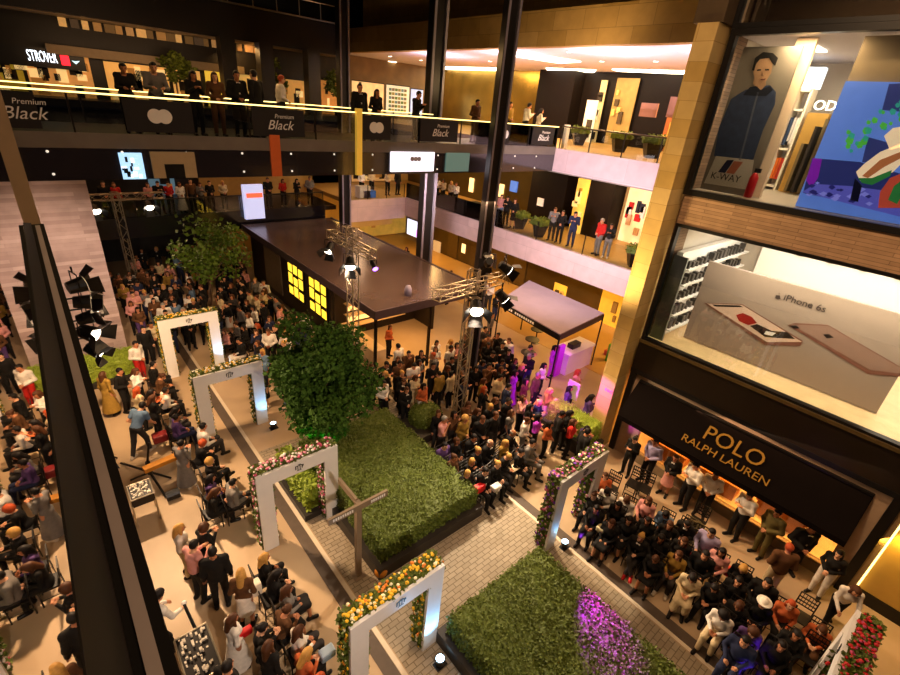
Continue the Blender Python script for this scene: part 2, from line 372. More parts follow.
# ------------------------------------------------------------------ steel columns (wide flange, two pale flange edges)
def column(cx, cy, z0, z1, w, label):
    o = thing('steel_column', label, 'column', (cx, cy, z0))
    M = Matrix.Rotation(-math.atan2(cx, cy)+math.radians(24), 3, 'Z')
    mb = MB(); mb.obox((cx, cy, (z0+z1)/2), w*.8, w*.5, z1-z0, M); mb.build('web', STEEL, o)
    for s in (-1, 1):
        mb = MB(); mb.obox(Vector((cx, cy, (z0+z1)/2))+M @ Vector((s*w*.42, 0, 0)), w*.16, w*.95, z1-z0, M); mb.build('flange', FLANGE, o)
    mb = MB(); mb.obox(Vector((cx, cy, (z0+z1)/2))+M @ Vector((-w*.52, 0, 0)), w*.05, w*.9, z1-z0, M); mb.build('dark_face', STEEL, o)  # thin plate added so the outer flange face looks darker
    return o
column(12.0, 11.63, 0, 19, .42, 'tall dark steel column in front of the bridge, right of the truss tower')
column(15.1, 19.0, 0, 19, .66, 'dark steel column behind the bridge, rising through the flat dark kiosk roof')
column(14.42, 26.25, 0, 19, .56, 'dark steel column at the left end of the pale stone far balcony')
for i, px in enumerate((312, 266, 229)):
    p = ony(px, 75, 33.4)
    tag(MB().box(p.x-.42, p.x+.42, 33, 33.8, 8.95, 12.78).build('square_column', DARK),
        'dark square column on the far upper floor, %s' % ('right of the waiter in the black vest', 'behind the waiter in the black vest', 'behind the woman in brown on the bridge')[i], 'column')
# ------------------------------------------------------------------ world
w = bpy.data.worlds.new('night'); SC.world = w; w.use_nodes = True
w.node_tree.nodes['Background'].inputs[0].default_value = (*s2l('2a2433'), 1); w.node_tree.nodes['Background'].inputs[1].default_value = .12
SC.view_settings.view_transform = 'Standard'; SC.view_settings.look = 'None'; SC.view_settings.exposure = 0; SC.view_settings.gamma = 1
# ------------------------------------------------------------------ plants
LEAF = mat('hedge_leaf', '5a6620', .6, var=.6, scale=40, spec=.3)
LEAFD = mat('dark_leaf', '3d5a1c', .7, var=.45, scale=30, spec=.12)
LEAFL = mat('light_leaf', '8fa02e', .55, var=.4, scale=30)
SOIL = mat('dark_soil', '14120a', .9, var=.2)
BARK = mat('tree_bark', '7a6048', .8, var=.25, scale=20)
CURB = mat('planter_stone', '2e2822', .5, var=.2, scale=3)
def hedge(label, x0, x1, y0, y1, h, curb=.36, n=9000, round_=False, group=None, m=LEAF, size=.062, pm=CURB):
    o = thing('hedge_planter', label, 'hedge', ((x0+x1)/2, (y0+y1)/2, 0), group)
    rnd = random.Random(int(x0*100+y0*7))
    if curb: MB().box(x0-.16, x1+.16, y0-.16, y1+.16, 0, curb).build('planter', pm, o)
    mb = MB(); pts = []; ns = []
    cx, cy = (x0+x1)/2, (y0+y1)/2; w = x1-x0; d = y1-y0
    if round_:
        mb.ball((cx, cy, h*.5), w/2*.93, 16, 10, (1, 1, h/w))
        for _ in range(n):
            v = Vector((rnd.gauss(0, 1), rnd.gauss(0, 1), rnd.gauss(0, 1))).normalized()
            pts.append((cx+v.x*w/2, cy+v.y*w/2, h*.5+v.z*h/2)); ns.append(v)
    else:
        nx = max(2, int(w/.25)); ny = max(2, int(d/.25)); vs = []; fs = []
        for i in range(nx+1):
            for j in range(ny+1): vs.append((x0+.03+(w-.06)*i/nx, y0+.03+(d-.06)*j/ny, h-.05+rnd.uniform(-.05, .04)))
        for i in range(nx):
            for j in range(ny): a = i*(ny+1)+j; fs.append((a, a+ny+1, a+ny+2, a+1))
        mb.add(vs, fs); mb.box(x0+.03, x1-.03, y0+.03, y1-.03, curb, h-.1)
        A = (w*d, w*(h-curb), w*(h-curb), d*(h-curb), d*(h-curb)); T = sum(A)
        for _ in range(n):
            t = rnd.uniform(0, T); a, b = rnd.random(), rnd.random(); k = 0
            while t > A[k]: t -= A[k]; k += 1
            p, q = ((x0+a*w, y0+b*d, h+rnd.uniform(-.06, .05)), (0, 0, 1)) if k == 0 else \
                   ((x0+a*w, y0, curb+b*(h-curb)), (0, -1, .3)) if k == 1 else ((x0+a*w, y1, curb+b*(h-curb)), (0, 1, .3)) if k == 2 else \
                   ((x0, y0+a*d, curb+b*(h-curb)), (-1, 0, .3)) if k == 3 else ((x1, y0+a*d, curb+b*(h-curb)), (1, 0, .3))
            pts.append(p); ns.append(q)
    leaves(mb, pts, size, rnd, ns); mb.build('foliage', m, o)
    return o
H1 = hedge('large square clipped hedge in a dark stone planter behind the signpost, under the tree', 4.3, 7.4, 6.32, 10.9, .95, n=24000)
H2 = hedge('large clipped hedge nearest the camera, along the bottom edge, lit purple on its right', 4.5, 7.4, -1.6, 4.1, .9, n=25000)
hedge('round clipped bush beside the foot of the front truss tower', 8.1, 9.25, 9.7, 10.85, .95, .3, 2500, True)
hedge('narrow clipped hedge at the foot of the yellow stone pier', 12.2, 12.78, 5.9, 7.7, 1.2, .5, 3600, m=LEAFL)
hedge('low green bushes at the foot of the tall pale stone wall', -.8, 1.5, 18.9, 20.2, .75, .2, 4000, m=LEAFL)
def crown(mb, c, r, n, size, rnd, clumps=26, sq=.8):
    cs = []
    for _ in range(clumps):
        v = Vector((rnd.gauss(0, 1), rnd.gauss(0, 1), rnd.gauss(0, 1))).normalized()*rnd.uniform(.35, .9)
        cs.append(Vector(c)+Vector((v.x*r[0], v.y*r[1], v.z*r[2])))
    pts = []
    for _ in range(n):
        q = rnd.choice(cs); s = rnd.uniform(.3, .46)*min(r)
        v = Vector((rnd.gauss(0, 1), rnd.gauss(0, 1), rnd.gauss(0, 1))).normalized()*s*rnd.uniform(.55, 1)
        pts.append(q+v)
    leaves(mb, pts, size, rnd)
    return cs
def tree(name, label, base, c, r, n, size, m, tr, clumps=26):
    o = thing(name, label, 'tree', base); rnd = random.Random(int(base[0]*31+base[1]))
    mb = MB(); cs = crown(mb, c, r, n, size, rnd, clumps); mb.build('foliage', m, o)
    t = MB(); fork = Vector(base).lerp(Vector(c), .42); t.tube(base, fork, tr, tr*.75, 8)
    for q in cs[::2]: t.tube(fork, Vector(q).lerp(fork, .15), tr*.42, tr*.12, 6)
    t.build('trunk', BARK, o)
    return o
tree('leafy_tree', 'dense dark green tree growing beside the square hedge, hiding its left half', (4.75, 10.0, .9), (4.85, 10.3, 3.2), (1.3, 1.6, 2.0), 22000, .125, LEAFD, .1, 44)
tree('young_tree', 'slender light green tree with bare pale branches behind the farthest flowered arch', (5.6, 24.6, 0), (6.0, 24.7, 2.9), (1.9, 1.7, 1.6), 1700, .21, mat('young_leaf', '5f7a22', .55, var=.4, scale=30), .09, 30)
bp = onz(316, 455, .6)
hedge('low bright green bush under the dark tree, lit green beside the pink-flowered arch', 3.66, 4.12, 8.95, 10.9, .85, .2, 2200, False, m=LEAFL, size=.11)
tp = ony(18, 22, 13.5)
o = thing('hanging_plant', 'dark hanging foliage in the upper left corner', 'plant', (tp.x-.4, 13.5, 13.2))
mb = MB(); rr = random.Random(3); crown(mb, (tp.x-.5, 13.6, 12.3), (1.2, .6, .9), 2500, .16, rr, 18); mb.build('foliage', LEAFD, o)
MB().tube((tp.x-.5, 13.6, 12), (tp.x-.5, 13.6, 14), .04).build('stem', BARK, o)
# potted trees behind the bridge crowd
for px, lab in ((360, 'leafy potted tree on the far upper floor behind the couple in black'), (292, 'leafy potted tree on the far upper floor right of the waiter'), (187, 'leafy potted tree on the far upper floor behind the man in grey')):
    q = ony(px, 80, 31); q = Vector((q.x+.3, 34.7, 8.95))
    o = thing('potted_tree', lab, 'plant', q); mb = MB(); crown(mb, q+Vector((0, 0, 2.1)), (1.3, .7, .9), 900, .24, RND, 14); mb.build('foliage', LEAF, o)
    MB().tube(q+Vector((0, 0, .5)), q+Vector((0, 0, 2)), .05).build('trunk', BARK, o); MB().lathe([(.22, 0), (.32, .5), (.3, .5)], q).build('pot', BLACK, o)
# ------------------------------------------------------------------ flowered arches
FCOL = {'yellow': 'e6b31e', 'cream': 'efe3b5', 'pink': 'd98fa0', 'rose': 'b9476a', 'purple': '8a3fc0', 'red': 'c01f22', 'white': 'efe8e0', 'orange': 'd97a1c'}
def fm(c): return mat('petal_'+c, FCOL[c], .6, var=.2, scale=30)
ARW, ARH, ARL = 2.04, 2.42, .36
def arch(x0, y0, cols, label, back=False, seed=0):
    o = thing('flowered_arch', label, 'arch', (x0+ARW/2, y0, 0), 'flowered arches over the walkway')
    rnd = random.Random(seed); s = -1 if back else 1
    x1 = x0+ARW; Y = lambda a, b: sorted((y0+s*a, y0+s*b))
    mb = MB(); ya, yb = Y(0, .07)
    mb.box(x0, x0+ARL, ya, yb, 0, ARH-.36); mb.box(x1-ARL, x1, ya, yb, 0, ARH-.36); mb.box(x0, x1, ya, yb, ARH-.36, ARH)
    mb.build('frame', WHITE, o)
    ya, yb = Y(.07, .40); mb = MB()
    mb.box(x0+.03, x0+ARL-.03, ya, yb, 0, ARH-.4); mb.box(x1-ARL+.03, x1-.03, ya, yb, 0, ARH-.4); mb.box(x0+.03, x1-.03, ya, yb, ARH-.33, ARH-.03)
    def spot():
        """a point and its outward normal on the planted surfaces"""
        y = rnd.uniform(ya, yb); t = rnd.uniform(0, 12.4)
        if t < 3.4: return (rnd.uniform(x0, x1), y, ARH+.01), (0, 0, 1)
        if t < 5.6: return (x0, y, rnd.uniform(.05, ARH)), (-1, 0, 0)
        if t < 7.8: return (x1, y, rnd.uniform(.05, ARH)), (1, 0, 0)
        if t < 9.5: return (x0+ARL, y, rnd.uniform(.05, ARH-.4)), (1, 0, 0)
        if t < 11.2: return (x1-ARL, y, rnd.uniform(.05, ARH-.4)), (-1, 0, 0)
        return (rnd.uniform(x0+.3, x1-.3), y, ARH-.37), (0, 0, -1)
    P = [spot() for _ in range(2800)]; leaves(mb, [p for p, n in P], .085, rnd, [n for p, n in P], .8)
    g = mb.build('garland_foliage', LEAF, o); g['kind'] = 'stuff'
    for c in cols:
        mb = MB()
        for _ in range(int(420/len(cols))):
            p, n = spot(); r = rnd.uniform(.018, .044); p = Vector(p)+Vector(n)*.03
            mb.ball(p, r, 7, 4, tuple(.65 if abs(n[k]) > .5 else 1 for k in range(3)))
        f = mb.build(c+'_flowers', fm(c), o); f['kind'] = 'stuff'
    # the dark emblem on the top bar
    mb = MB(); cx = (x0+x1)/2; zc = ARH-.18; yy = y0-s*.004
    for a, b, c_, d in ((-.10, -.05, -.075, .06), (-.045, -.08, -.025, .04), (.01, -.08, .03, .07), (.06, -.05, .085, .04), (-.09, .045, .07, .06), (-.03, .075, .04, .09), (-.07, -.095, .06, -.082), (.085, .0, .11, .05)):
        mb.box(cx+a, cx+c_, yy, yy-s*.006, zc+b, zc+d)
    mb.build('emblem', BLACK, o)
    return o
XL, XR = 2.31, 8.07
arch(XL, 18.15, ['yellow', 'cream'], 'farthest white arch trimmed with yellow and cream flowers on the left walkway', seed=1)
arch(XL, 13.55, ['yellow', 'cream', 'white'], 'second farthest white arch with yellow and white flowers, touching the dark tree', seed=2)
arch(XL, 8.5, ['pink', 'white', 'rose'], 'white arch with pink and white flowers behind the signpost', seed=3)
arch(XL, 4.24, ['yellow', 'yellow', 'cream', 'orange'], 'nearest white arch with deep yellow flowers at the bottom centre', seed=4)
arch(XR, 4.26, ['pink', 'rose', 'purple', 'cream'], 'white arch with pink and purple flowers beside the black shop awning', seed=5)
arch(XR-.04, -1.18, ['red', 'red', 'rose'], 'white arch with red flowers in the bottom right corner', True, 6)
# small blue floor uplights
LENSB = light_mat('blue_lens', 'bfe6ff', 14.)
def uplight(x, y, tgt, label, e=18, col='7cc4ff', lens=LENSB):
    o = thing('floor_uplight', label, 'stage light', (x, y, 0), 'floor uplights at the arches')
    mb = MB(); mb.box(x-.13, x+.13, y-.09, y+.09, 0, .03); mb.tube((x, y, .06), (x, y+.02, .2), .09, .11, 14); mb.build('body', BLACK, o)
    MB().tube((x, y+.02, .2), (x, y+.022, .212), .085, .085, 14).build('lens', lens, o)
    lamp('uplight_lamp', 'SPOT', (x, y+.04, .26), e, col, .05, tgt, 75, .8)
uplight(4.12, 3.82, (4.17, 4.24, 1.1), 'glowing blue floor light at the right foot of the nearest arch', 110)
uplight(4.36, 13.1, (4.2, 13.55, 1.2), 'glowing blue floor light at the right foot of the second farthest arch', 60)
uplight(4.36, 17.7, (4.2, 18.15, 1.2), 'glowing blue floor light at the right foot of the farthest arch', 60)
uplight(8.62, 4.05, (8.5, 4.5, 1.6), 'glowing blue floor light inside the pink and purple arch', 25)
uplight(8.02, -.7, (8.2, -1.15, 1.9), 'glowing blue floor light at the red-flowered arch', 30, '6fe0f0')
# ------------------------------------------------------------------ signpost
SG = mat('signpost_metal', '8d7b66', .4, .4, var=.12)
o = thing('signpost', 'thin metal signpost with two flat arms between the hedge and the walkway', 'sign', (3.83, 6.6, 0))
MB().box(3.77, 3.89, 6.54, 6.66, 0, 2.4).build('post', SG, o)
MB().box(3.06, 4.52, 6.47, 6.53, 2.28, 2.44).build('arm', SG, o); MB().box(3.80, 3.86, 6.66, 7.45, 2.28, 2.44).build('arm', SG, o)
MB().box(3.68, 3.98, 6.45, 6.75, 0, .02).build('base_plate', SG, o)
mb = MB()
for k in range(7): mb.box(4.08+k*.055, 4.115+k*.055, 6.462, 6.468, 2.33, 2.40)
for k in range(9): mb.box(3.16+k*.055, 3.195+k*.055, 6.462, 6.468, 2.33, 2.40)
mb.build('lettering', WHITE, o)
# ------------------------------------------------------------------ truss towers
ALU = mat('truss_aluminium', 'bfb29a', .3, .75, var=.1)
def truss(mb, a, b, w=.29, r=.022, step=.36, roll=0.):
    a = Vector(a); b = Vector(b); d = (b-a).normalized(); t = Vector((0, 0, 1)) if abs(d.z) < .9 else Vector((math.cos(roll), math.sin(roll), 0))
    e1 = d.cross(t).normalized()*w/2; e2 = d.cross(e1.normalized())*w/2
    C = [e1+e2, e1-e2, -e1-e2, -e1+e2]; L = (b-a).length; n = max(1, round(L/step))
    for c in C: mb.tube(a+c, b+c, r, r, 6)
    for k in range(n):
        p = a+d*(L*k/n); q = a+d*(L*(k+1)/n)
        for i in range(4):
            c0, c1 = C[i], C[(i+1) % 4]
            mb.tube(p+(c0 if k % 2 else c1), q+(c1 if k % 2 else c0), r*.6, r*.6, 4, False)
            if k == 0: mb.tube(p+c0, p+c1, r*.6, r*.6, 4)
            if k == n-1: mb.tube(q+c0, q+c1, r*.6, r*.6, 4)
    return mb
def tower(label, x, y, h, roll):
    o = thing('truss_tower', label, 'truss', (x, y, 0))
    truss(MB(), (x, y, .05), (x, y, h), .3, .024, .36, roll).build('mast', ALU, o)
    MB().box(x-.4, x+.4, y-.4, y+.4, 0, .03).build('base_plate', DARK, o)
    return o
T1 = tower('tall aluminium truss tower with a lamp arm in the middle of the crowd', 9.42, 9.42, 6.0, .5)
truss(MB(), (7.75, 9.1, 5.62), (10.55, 9.3, 5.62)).build('cross_arm', ALU, T1)
truss(MB(), (9.42, 9.1, 5.3), (9.42, 9.8, 5.3), .26).build('head_block', ALU, T1)
T2 = tower('aluminium truss tower in front of the dark flat roofed kiosk', 8.14, 14.34, 6.2, .3)
truss(MB(), (8.14, 13.0, 5.62), (8.14, 16.0, 5.62)).build('cross_arm', ALU, T2)
truss(MB(), (8.14, 13.9, 6.05), (8.14, 14.8, 6.05), .26).build('head_block', ALU, T2)
T3 = tower('truss tower beside the tall stone wall at the far left', 2.95, 28.0, 5.2, .2)
truss(MB(), (1.2, 27.9, 5.0), (5.0, 27.9, 5.0)).build('cross_arm', ALU, T3)
LENSW = light_mat('warm_lens', 'fff0d8', 9.)
LENSD = mat('unlit_lens', 'd9c7a8', .3, var=.05, emit='ffdfae', es=.5)
def stage_light(p, d, label, r=.14, lens=LENSW, doors=True, L=.36, body=BLACK):
    """a can with a yoke, a lens and four barn doors, aimed along d"""
    p = Vector(p); d = Vector(d).normalized(); o = thing('stage_light', label, 'stage light', p)
    MB().tube(p-d*L/2, p+d*L/2, r*.75, r, 14).build('body', body, o)
    MB().tube(p+d*(L/2+.001), p+d*(L/2+.015), r*.92, r*.92, 14).build('lens', lens, o)
    e1 = d.cross(Vector((0, 0, 1))).normalized(); e2 = d.cross(e1)
    y = MB(); y.path([p+e1*r*1.15, p+e1*r*1.15+Vector((0, 0, r*1.7)), p-e1*r*1.15+Vector((0, 0, r*1.7)), p-e1*r*1.15], .015, 6); y.tube(p+Vector((0, 0, r*1.7)), p+Vector((0, 0, r*2.5)), .02); y.build('yoke', DARK, o)
    if doors:
        for a, b in ((e1, e2), (-e1, e2), (e2, e1), (-e2, e1)):
            q = p+d*(L/2+.01)+a*r; f = (d+a*.7).normalized()*r*1.5; mb = MB()
            mb.prism([q+b*r*.8, q-b*r*.8, q-b*r*1.1+f, q+b*r*1.1+f], a*.008); mb.build('barn_door', body, o)
    return o
stage_light((9.0, 8.75, 5.15), (-.55, -.75, -.35), 'big lit stage lamp under the left half of the front truss arm', .21)
stage_light((10.25, 8.95, 5.2), (.55, -.55, -.75), 'lit stage lamp hanging under the right end of the front truss arm', .17)
stage_light((10.5, 9.2, 6.0), (.65, -.5, -.5), 'lit stage lamp standing on the right end of the front truss arm', .17)
stage_light((10.2, 9.6, 6.1), (.5, .6, -.4), 'dark stage lamp behind the right end of the front truss arm', .15, LENSD)
stage_light((8.0, 15.8, 5.15), (-.6, -.4, -.6), 'lit stage lamp under the left end of the kiosk truss arm', .17)
stage_light((7.85, 14.0, 5.1), (-.4, -.7, -.5), 'lit stage lamp on the mast of the kiosk truss tower', .19)
stage_light((8.3, 13.2, 5.2), (-.1, -.8, -.5), 'small purple glowing stage lamp under the right end of the kiosk truss arm', .1, light_mat('purple_lens', 'b060ff', 8), False)
stage_light((2.0, 27.6, 4.55), (.2, -.8, -.5), 'lit stage lamp left of the far mast beside the stone wall', .2)
stage_light((4.2, 27.6, 4.6), (.1, -.8, -.5), 'lit stage lamp right of the far mast beside the stone wall', .2)
# lamp stand left, next to the glazed wall
o = thing('lamp_stand', 'dark lamp stand with a stack of stage lamps in front of the tall stone wall', 'stand', (-.1, 14.0, 0))
mb = MB(); mb.tube((-.1, 14, 0), (-.1, 14, 5.3), .035)
for k in range(3): mb.tube((-.1, 14, .4), (-.1+.3*math.cos(k*2.1+1), 14+.3*math.sin(k*2.1+1), 0), .02)
mb.build('pole', DARK, o); 
for z in (3.9, 4.2, 4.4, 4.7, 5.0): MB().tube((-.1, 14, z+.25), (.25, 14, z+.25), .025).build('bracket', DARK, o)
for i, (px, py, z, d, r, l, lab) in enumerate(((76, 286, 5.0, (.8, .2, .1), .2, LENSD, 'topmost black stage lamp of the stack before the stone wall'),
        (82, 302, 4.7, (.8, -.1, -.1), .19, LENSD, 'second black stage lamp from the top of the stack before the stone wall'),
        (86, 318, 4.4, (.85, -.2, .2), .18, LENSD, 'third black stage lamp of the stack before the stone wall, doors wide open'),
        (79, 334, 4.2, (.7, -.6, -.3), .22, LENSW, 'big lit stage lamp low in the stack before the stone wall'),
        (86, 352, 3.9, (.7, -.6, -.5), .15, LENSW, 'small lit stage lamp at the bottom of the stack before the stone wall'))):
    q = ony(px, py, 14.0); q.x = max(q.x, .22); stage_light(q, d, lab, r, l)
# ------------------------------------------------------------------ kiosk with the flat dark roof
o = thing('kiosk', 'dark flat roofed kiosk with glowing yellow windows in the middle of the plaza', 'kiosk', (11.4, 20, 0))
ROOF = mat('kiosk_roof', '5e4c49', .22, .25, var=.25, scale=.6, spec=.6)
MB().box(8.65, 14.2, 13.6, 27.8, 3.0, 3.2).build('roof', ROOF, o)
mb = MB(); mb.box(8.6, 8.66, 13.55, 27.8, 2.9, 3.24); mb.box(8.6, 14.2, 13.52, 13.6, 2.9, 3.24); mb.box(14.2, 14.26, 13.52, 27.8, 2.9, 3.24); mb.build('roof_edge', mat('roof_trim', '57484f', .35, .3), o)
mb = MB(); mb.box(8.95, 9.05, 17.4, 27.5, 0, 3); mb.box(9.05, 14, 27.4, 27.5, 0, 3); mb.box(13.9, 14, 16.5, 27.4, 0, 3); mb.box(9.05, 13.9, 18.0, 18.1, 0, 3); mb.build('wall', mat('kiosk_wall', '241a12', .5), o)
YP = light_mat('yellow_pane', 'ffd23a', 1.6)
for px0, px1, py0, py1 in ((279, 291, 256, 291), (305, 309, 268, 300)):
    a = onx((px0+px1)/2, py0+7, 8.93)
for j, yc in enumerate((21.35, 18.95)):
    f = MB().box(8.90, 8.95, yc-.95, yc+.95, .9, 2.8).build('window_grid', BLACK, o)
    for a in range(3):
        for b in range(3): MB().box(8.885, 8.9, yc-.85+a*.6, yc-.85+a*.6+.44, 1.0+b*.6, 1.0+b*.6+(.5 if (a+b) % 2 else .4)).build('pane', YP, f)
MB().box(8.90, 8.95, 23.2, 25.4, .4, 2.6).build('door', mat('kiosk_door', '6b5a44', .5), o)
c = MB().box(9.0, 9.6, 14.2, 17.3, 0, 1.1).build('counter', PALEW, o)
for k in range(4): MB().box(9.7, 13.0, 17.6, 17.98, .6+k*.55, .64+k*.55).build('shelf', PALEW, o)
mb = MB()
for k in range(3): mb.box(9.9, 12.8, 17.93, 17.97, .75+k*.55, 1.05+k*.55)
mb.build('lit_back_panel', light_mat('warm_shelf', 'ffc873', 1.8), o)
for x, y in ((8.75, 13.7), (14.05, 13.7), (11.4, 13.7), (8.75, 17.3)): MB().box(x-.05, x+.05, y-.05, y+.05, 0, 2.95).build('post', DARK, o)
q = onz(408, 293, 3.3); tag(MB().lathe([(.16, 0), (.16, .25), (.1, .42), (.0, .46)], (q.x, q.y, 3.2), 14).build('roof_vent', mat('lilac_metal', '9a94b8', .4), smooth=True), 'small pale lilac roof vent on the near edge of the kiosk roof', 'vent')
# ------------------------------------------------------------------ tent beside the balcony
o = thing('pavilion_tent', 'mauve canvas pavilion on thin black posts with a dark lettered valance', 'tent', (16.4, 11.5, 0))
CANV = mat('mauve_canvas', '95838b', .75, var=.08, scale=2)
P = [onz(500, 301, 2.62), onz(560, 335, 2.50), onz(604, 314, 2.62), onz(529, 281, 2.74)]
mb = MB(); mb.prism([p+Vector((0, 0, .04)) for p in P], (0, 0, -.05)); mb.build('roof', CANV, o)
mb = MB()
mb.prism([P[0], P[1], P[1]-Vector((0, 0, .26)), P[0]-Vector((0, 0, .26))], (.02, 0, 0)); v = mb.build('valance', BLACK, o)
MB().prism([P[1], P[2], P[2]-Vector((0, 0, .28)), P[1]-Vector((0, 0, .28))], (0, .02, 0)).build('valance', mat('mauve_dark', '4a3a3c', .7), o)
MB().prism([P[0], P[3], P[3]-Vector((0, 0, .2)), P[0]-Vector((0, 0, .2))], (0, -.02, 0)).build('valance', BLACK, o)
mb = MB(); dv = (P[1]-P[0])
for k in range(15):
    if k in (1, 5): continue
    q = P[0]+dv*(.06+k*.037); e = dv.normalized(); z = Vector((0, 0, -.09)); n = Vector((-.012, 0, 0))
    mb.prism([q+z+n, q+z+n+e*.09, q+z+n+e*.09+Vector((0, 0, -.1)), q+z+n+Vector((0, 0, -.1))], (.004, 0, 0))
mb.build('lettering', WHITE, v)
for p in P: MB().tube((p.x*.995+.08, p.y, 0), (p.x*.995+.08, p.y, p.z-.02), .035, .035, 8).build('post', BLACK, o)
cn = thing('white_counter', 'white bar counter under the mauve pavilion, end lit magenta', 'counter', (17.2, 10.2, 0))
MB().box(16.1, 18.0, 9.7, 10.5, 0, 1.02).build('body', WHITE, cn); MB().box(16.0, 18.1, 9.62, 10.58, 1.02, 1.08).build('worktop', WHITE, cn)
tag(MB().box(15.6, 16.0, 9.9, 10.05, .0, 1.5).build('display_board', mat('magenta_board', 'c02fd0', .5)), 'magenta lit panel at the left end of the white bar counter', 'panel')
tag(MB().box(16.6, 17.2, 9.9, 10.2, 1.08, 1.3).build('espresso_machine', BLACK), 'dark machine on the white bar counter under the pavilion', 'machine')
tag(MB().box(19.0, 19.4, 9.4, 9.5, 0, .9).build('green_sign', mat('green_board', '5fae2c', .5)), 'small green board right of the white bar counter', 'board')
tag(MB().box(19.5, 21.0, 9.0, 9.9, 0, .28).build('orange_bench', mat('orange_top', 'b5502a', .6)), 'low orange topped bench right of the pavilion', 'bench')
for x, y in ((15.2, 11.2), (16.4, 12.0), (17.5, 12.6), (15.0, 12.4)):
    t = thing('cafe_table', 'small round dark cafe table under the mauve pavilion', 'table', (x, y, 0), 'cafe tables under the pavilion')
    MB().lathe([(.34, .72), (.34, .75)], (x, y, 0)).build('tabletop', DARK, t); MB().lathe([(.22, 0), (.03, .03), (.03, .72)], (x, y, 0)).build('pedestal', BLACK, t)
# ------------------------------------------------------------------ shop awning with its lettering
o = thing('shop_awning', 'long black shop awning with gold lettering above the ground floor shop', 'awning', (13, 2.4, 1.9))
AW = mat('black_canvas', '100b09', .9, var=.12, scale=4, spec=.03)
a0, a1 = onx(640, 381, 13.4), onx(874, 496.7, 13.4); dep = 12.55
b0, b1 = onx(620, 412, dep), onx(848, 545, dep)
b0.y = a0.y; b1.y = a1.y; b0.z = b1.z = (b0.z+b1.z)/2; a0.z = a1.z = (a0.z+a1.z)/2
MB().prism([a0, a1, b1, b0], (-.02, 0, -.03)).build('canopy', AW, o)
v = MB().box(dep-.03, dep, b1.y, b0.y, b0.z-.17, b0.z-.01).build('valance', AW, o)
for q, r in ((a0, b0), (a1, b1)): MB().prism([q, r, Vector((q.x, q.y, r.z-.1))], (0, .02, 0)).build('cheek', AW, o)
MB().box(13.36, 13.44, a1.y, a0.y, a0.z, a0.z+.06).build('mounting_rail', BLACK, o)
up = (a0-b0).normalized(); nrm = Vector((-up.z, 0, up.x)); GLET = mat('gold_lettering', '8f6a2c', .8, .0, var=.05, spec=.03)
def aw_pt(px, py):
    d = ray(px, py); return EYE+d*((a0-EYE).dot(nrm)/d.dot(nrm))
def aw_text(t, pl, pr, size_px):
    L, R_ = aw_pt(*pl), aw_pt(*pr); c = (L+R_)/2+nrm*.035; w = (R_-L).length
    c.x = c.x; M = frameM(c, (0, -1, 0), up)
    mb = text_mb(t, M, 1., .01); ys = [p[1] for p in mb.v]; k = w/(max(ys)-min(ys))
    return text_mb(t, M, size_px, .01, 0, k/size_px)
aw_text('POLO', (706, 432), (763, 463), .62).build('lettering', GLET, o)
aw_text('RALPH LAUREN', (683, 437), (768, 484), .30).build('lettering', GLET, o)
def polyx(pts, X, th, name, m, parent):
    """flat artwork: outline points as seen in the photo laid on the plane x = X"""
    P = [onx(px, py, X) for px, py in pts]
    return MB().prism(P, (th, 0, 0)).build(name, m, parent)
def polyy(pts, Y, th, name, m, parent):
    return MB().prism([ony(px, py, Y) for px, py in pts], (0, th, 0)).build(name, m, parent)
def rect(P): return P
# ------------------------------------------------------------------ smartphone billboard in the lower big window
XP = 14.62
o = thing('phone_billboard', 'big greyish pink billboard showing two smartphones inside the lower lit window', 'billboard', (XP, 2.5, 4.36))
c = [onx(708.7, 261, XP), onx(684, 336.4, XP), onx(876, 414, XP)]
yl, yr = (c[0].y+c[1].y)/2, c[2].y; zt, zb = c[0].z, max(4.38, (c[1].z+c[2].z)/2)
MB().box(XP, XP+.12, yr, yl, zb, zt).build('panel', mat('billboard_mauve', '9c8779', .6, var=.03), o)
X0 = XP-.012
def art(pts, name, m, lay=0): return polyx(pts, X0-.004*lay, .004, name, m, o)
RG = mat('rose_gold', 'c59c86', .4, var=.04); RGD = mat('rose_gold_edge', '7d4f42', .4, var=.04); PHB = mat('phone_dark', '231a18', .3, var=.1)
art([(704, 303), (742, 304), (803, 341), (800, 346), (765, 345)], 'front_phone', RGD)
art([(707, 303.5), (742, 305), (802, 342), (767, 342)], 'front_phone_face', mat('phone_face', 'd8b7a2', .4, var=.04), 1)
art([(712, 304.5), (740, 305.5), (743, 307.2), (715, 306.5)], 'phone_bar', PHB, 2)
art([(736, 315), (743, 313), (752, 317), (757, 323), (748, 325), (739, 321)], 'red_shape', mat('poster_red', '9c1f18', .4, var=.1), 2)
art([(750, 326), (757, 324), (772, 331), (787, 332), (795, 339), (780, 338), (765, 337)], 'dark_shape', PHB, 2)
art([(766, 331), (776, 333), (772, 336), (764, 334)], 'pale_shape', WHITE, 3)
art([(788, 325), (795, 323), (828, 325), (904, 369), (904, 377), (868, 374)], 'rear_phone', RGD)
art([(791, 324.5), (828, 326), (904, 370), (904, 374), (870, 370)], 'rear_phone_back', mat('rose_gold_back', '937365', .4, var=.04), 1)
art([(790, 325.5), (796, 325.5), (800, 328.5), (793, 328)], 'camera_lens', PHB, 2)
art([(823, 334.5), (829, 334), (834, 337.5), (827, 338.5)], 'fruit_logo', PHB, 2)
p0, p1 = onx(784, 298, X0), onx(826, 309, X0)
M = frameM(((p0.x+p1.x)/2-.004, (p0.y+p1.y)/2, (p0.z+p1.z)/2), (0, -1, 0), (0, 0, 1))
TD = mat('text_brown', '4a3c36', .5, var=0)
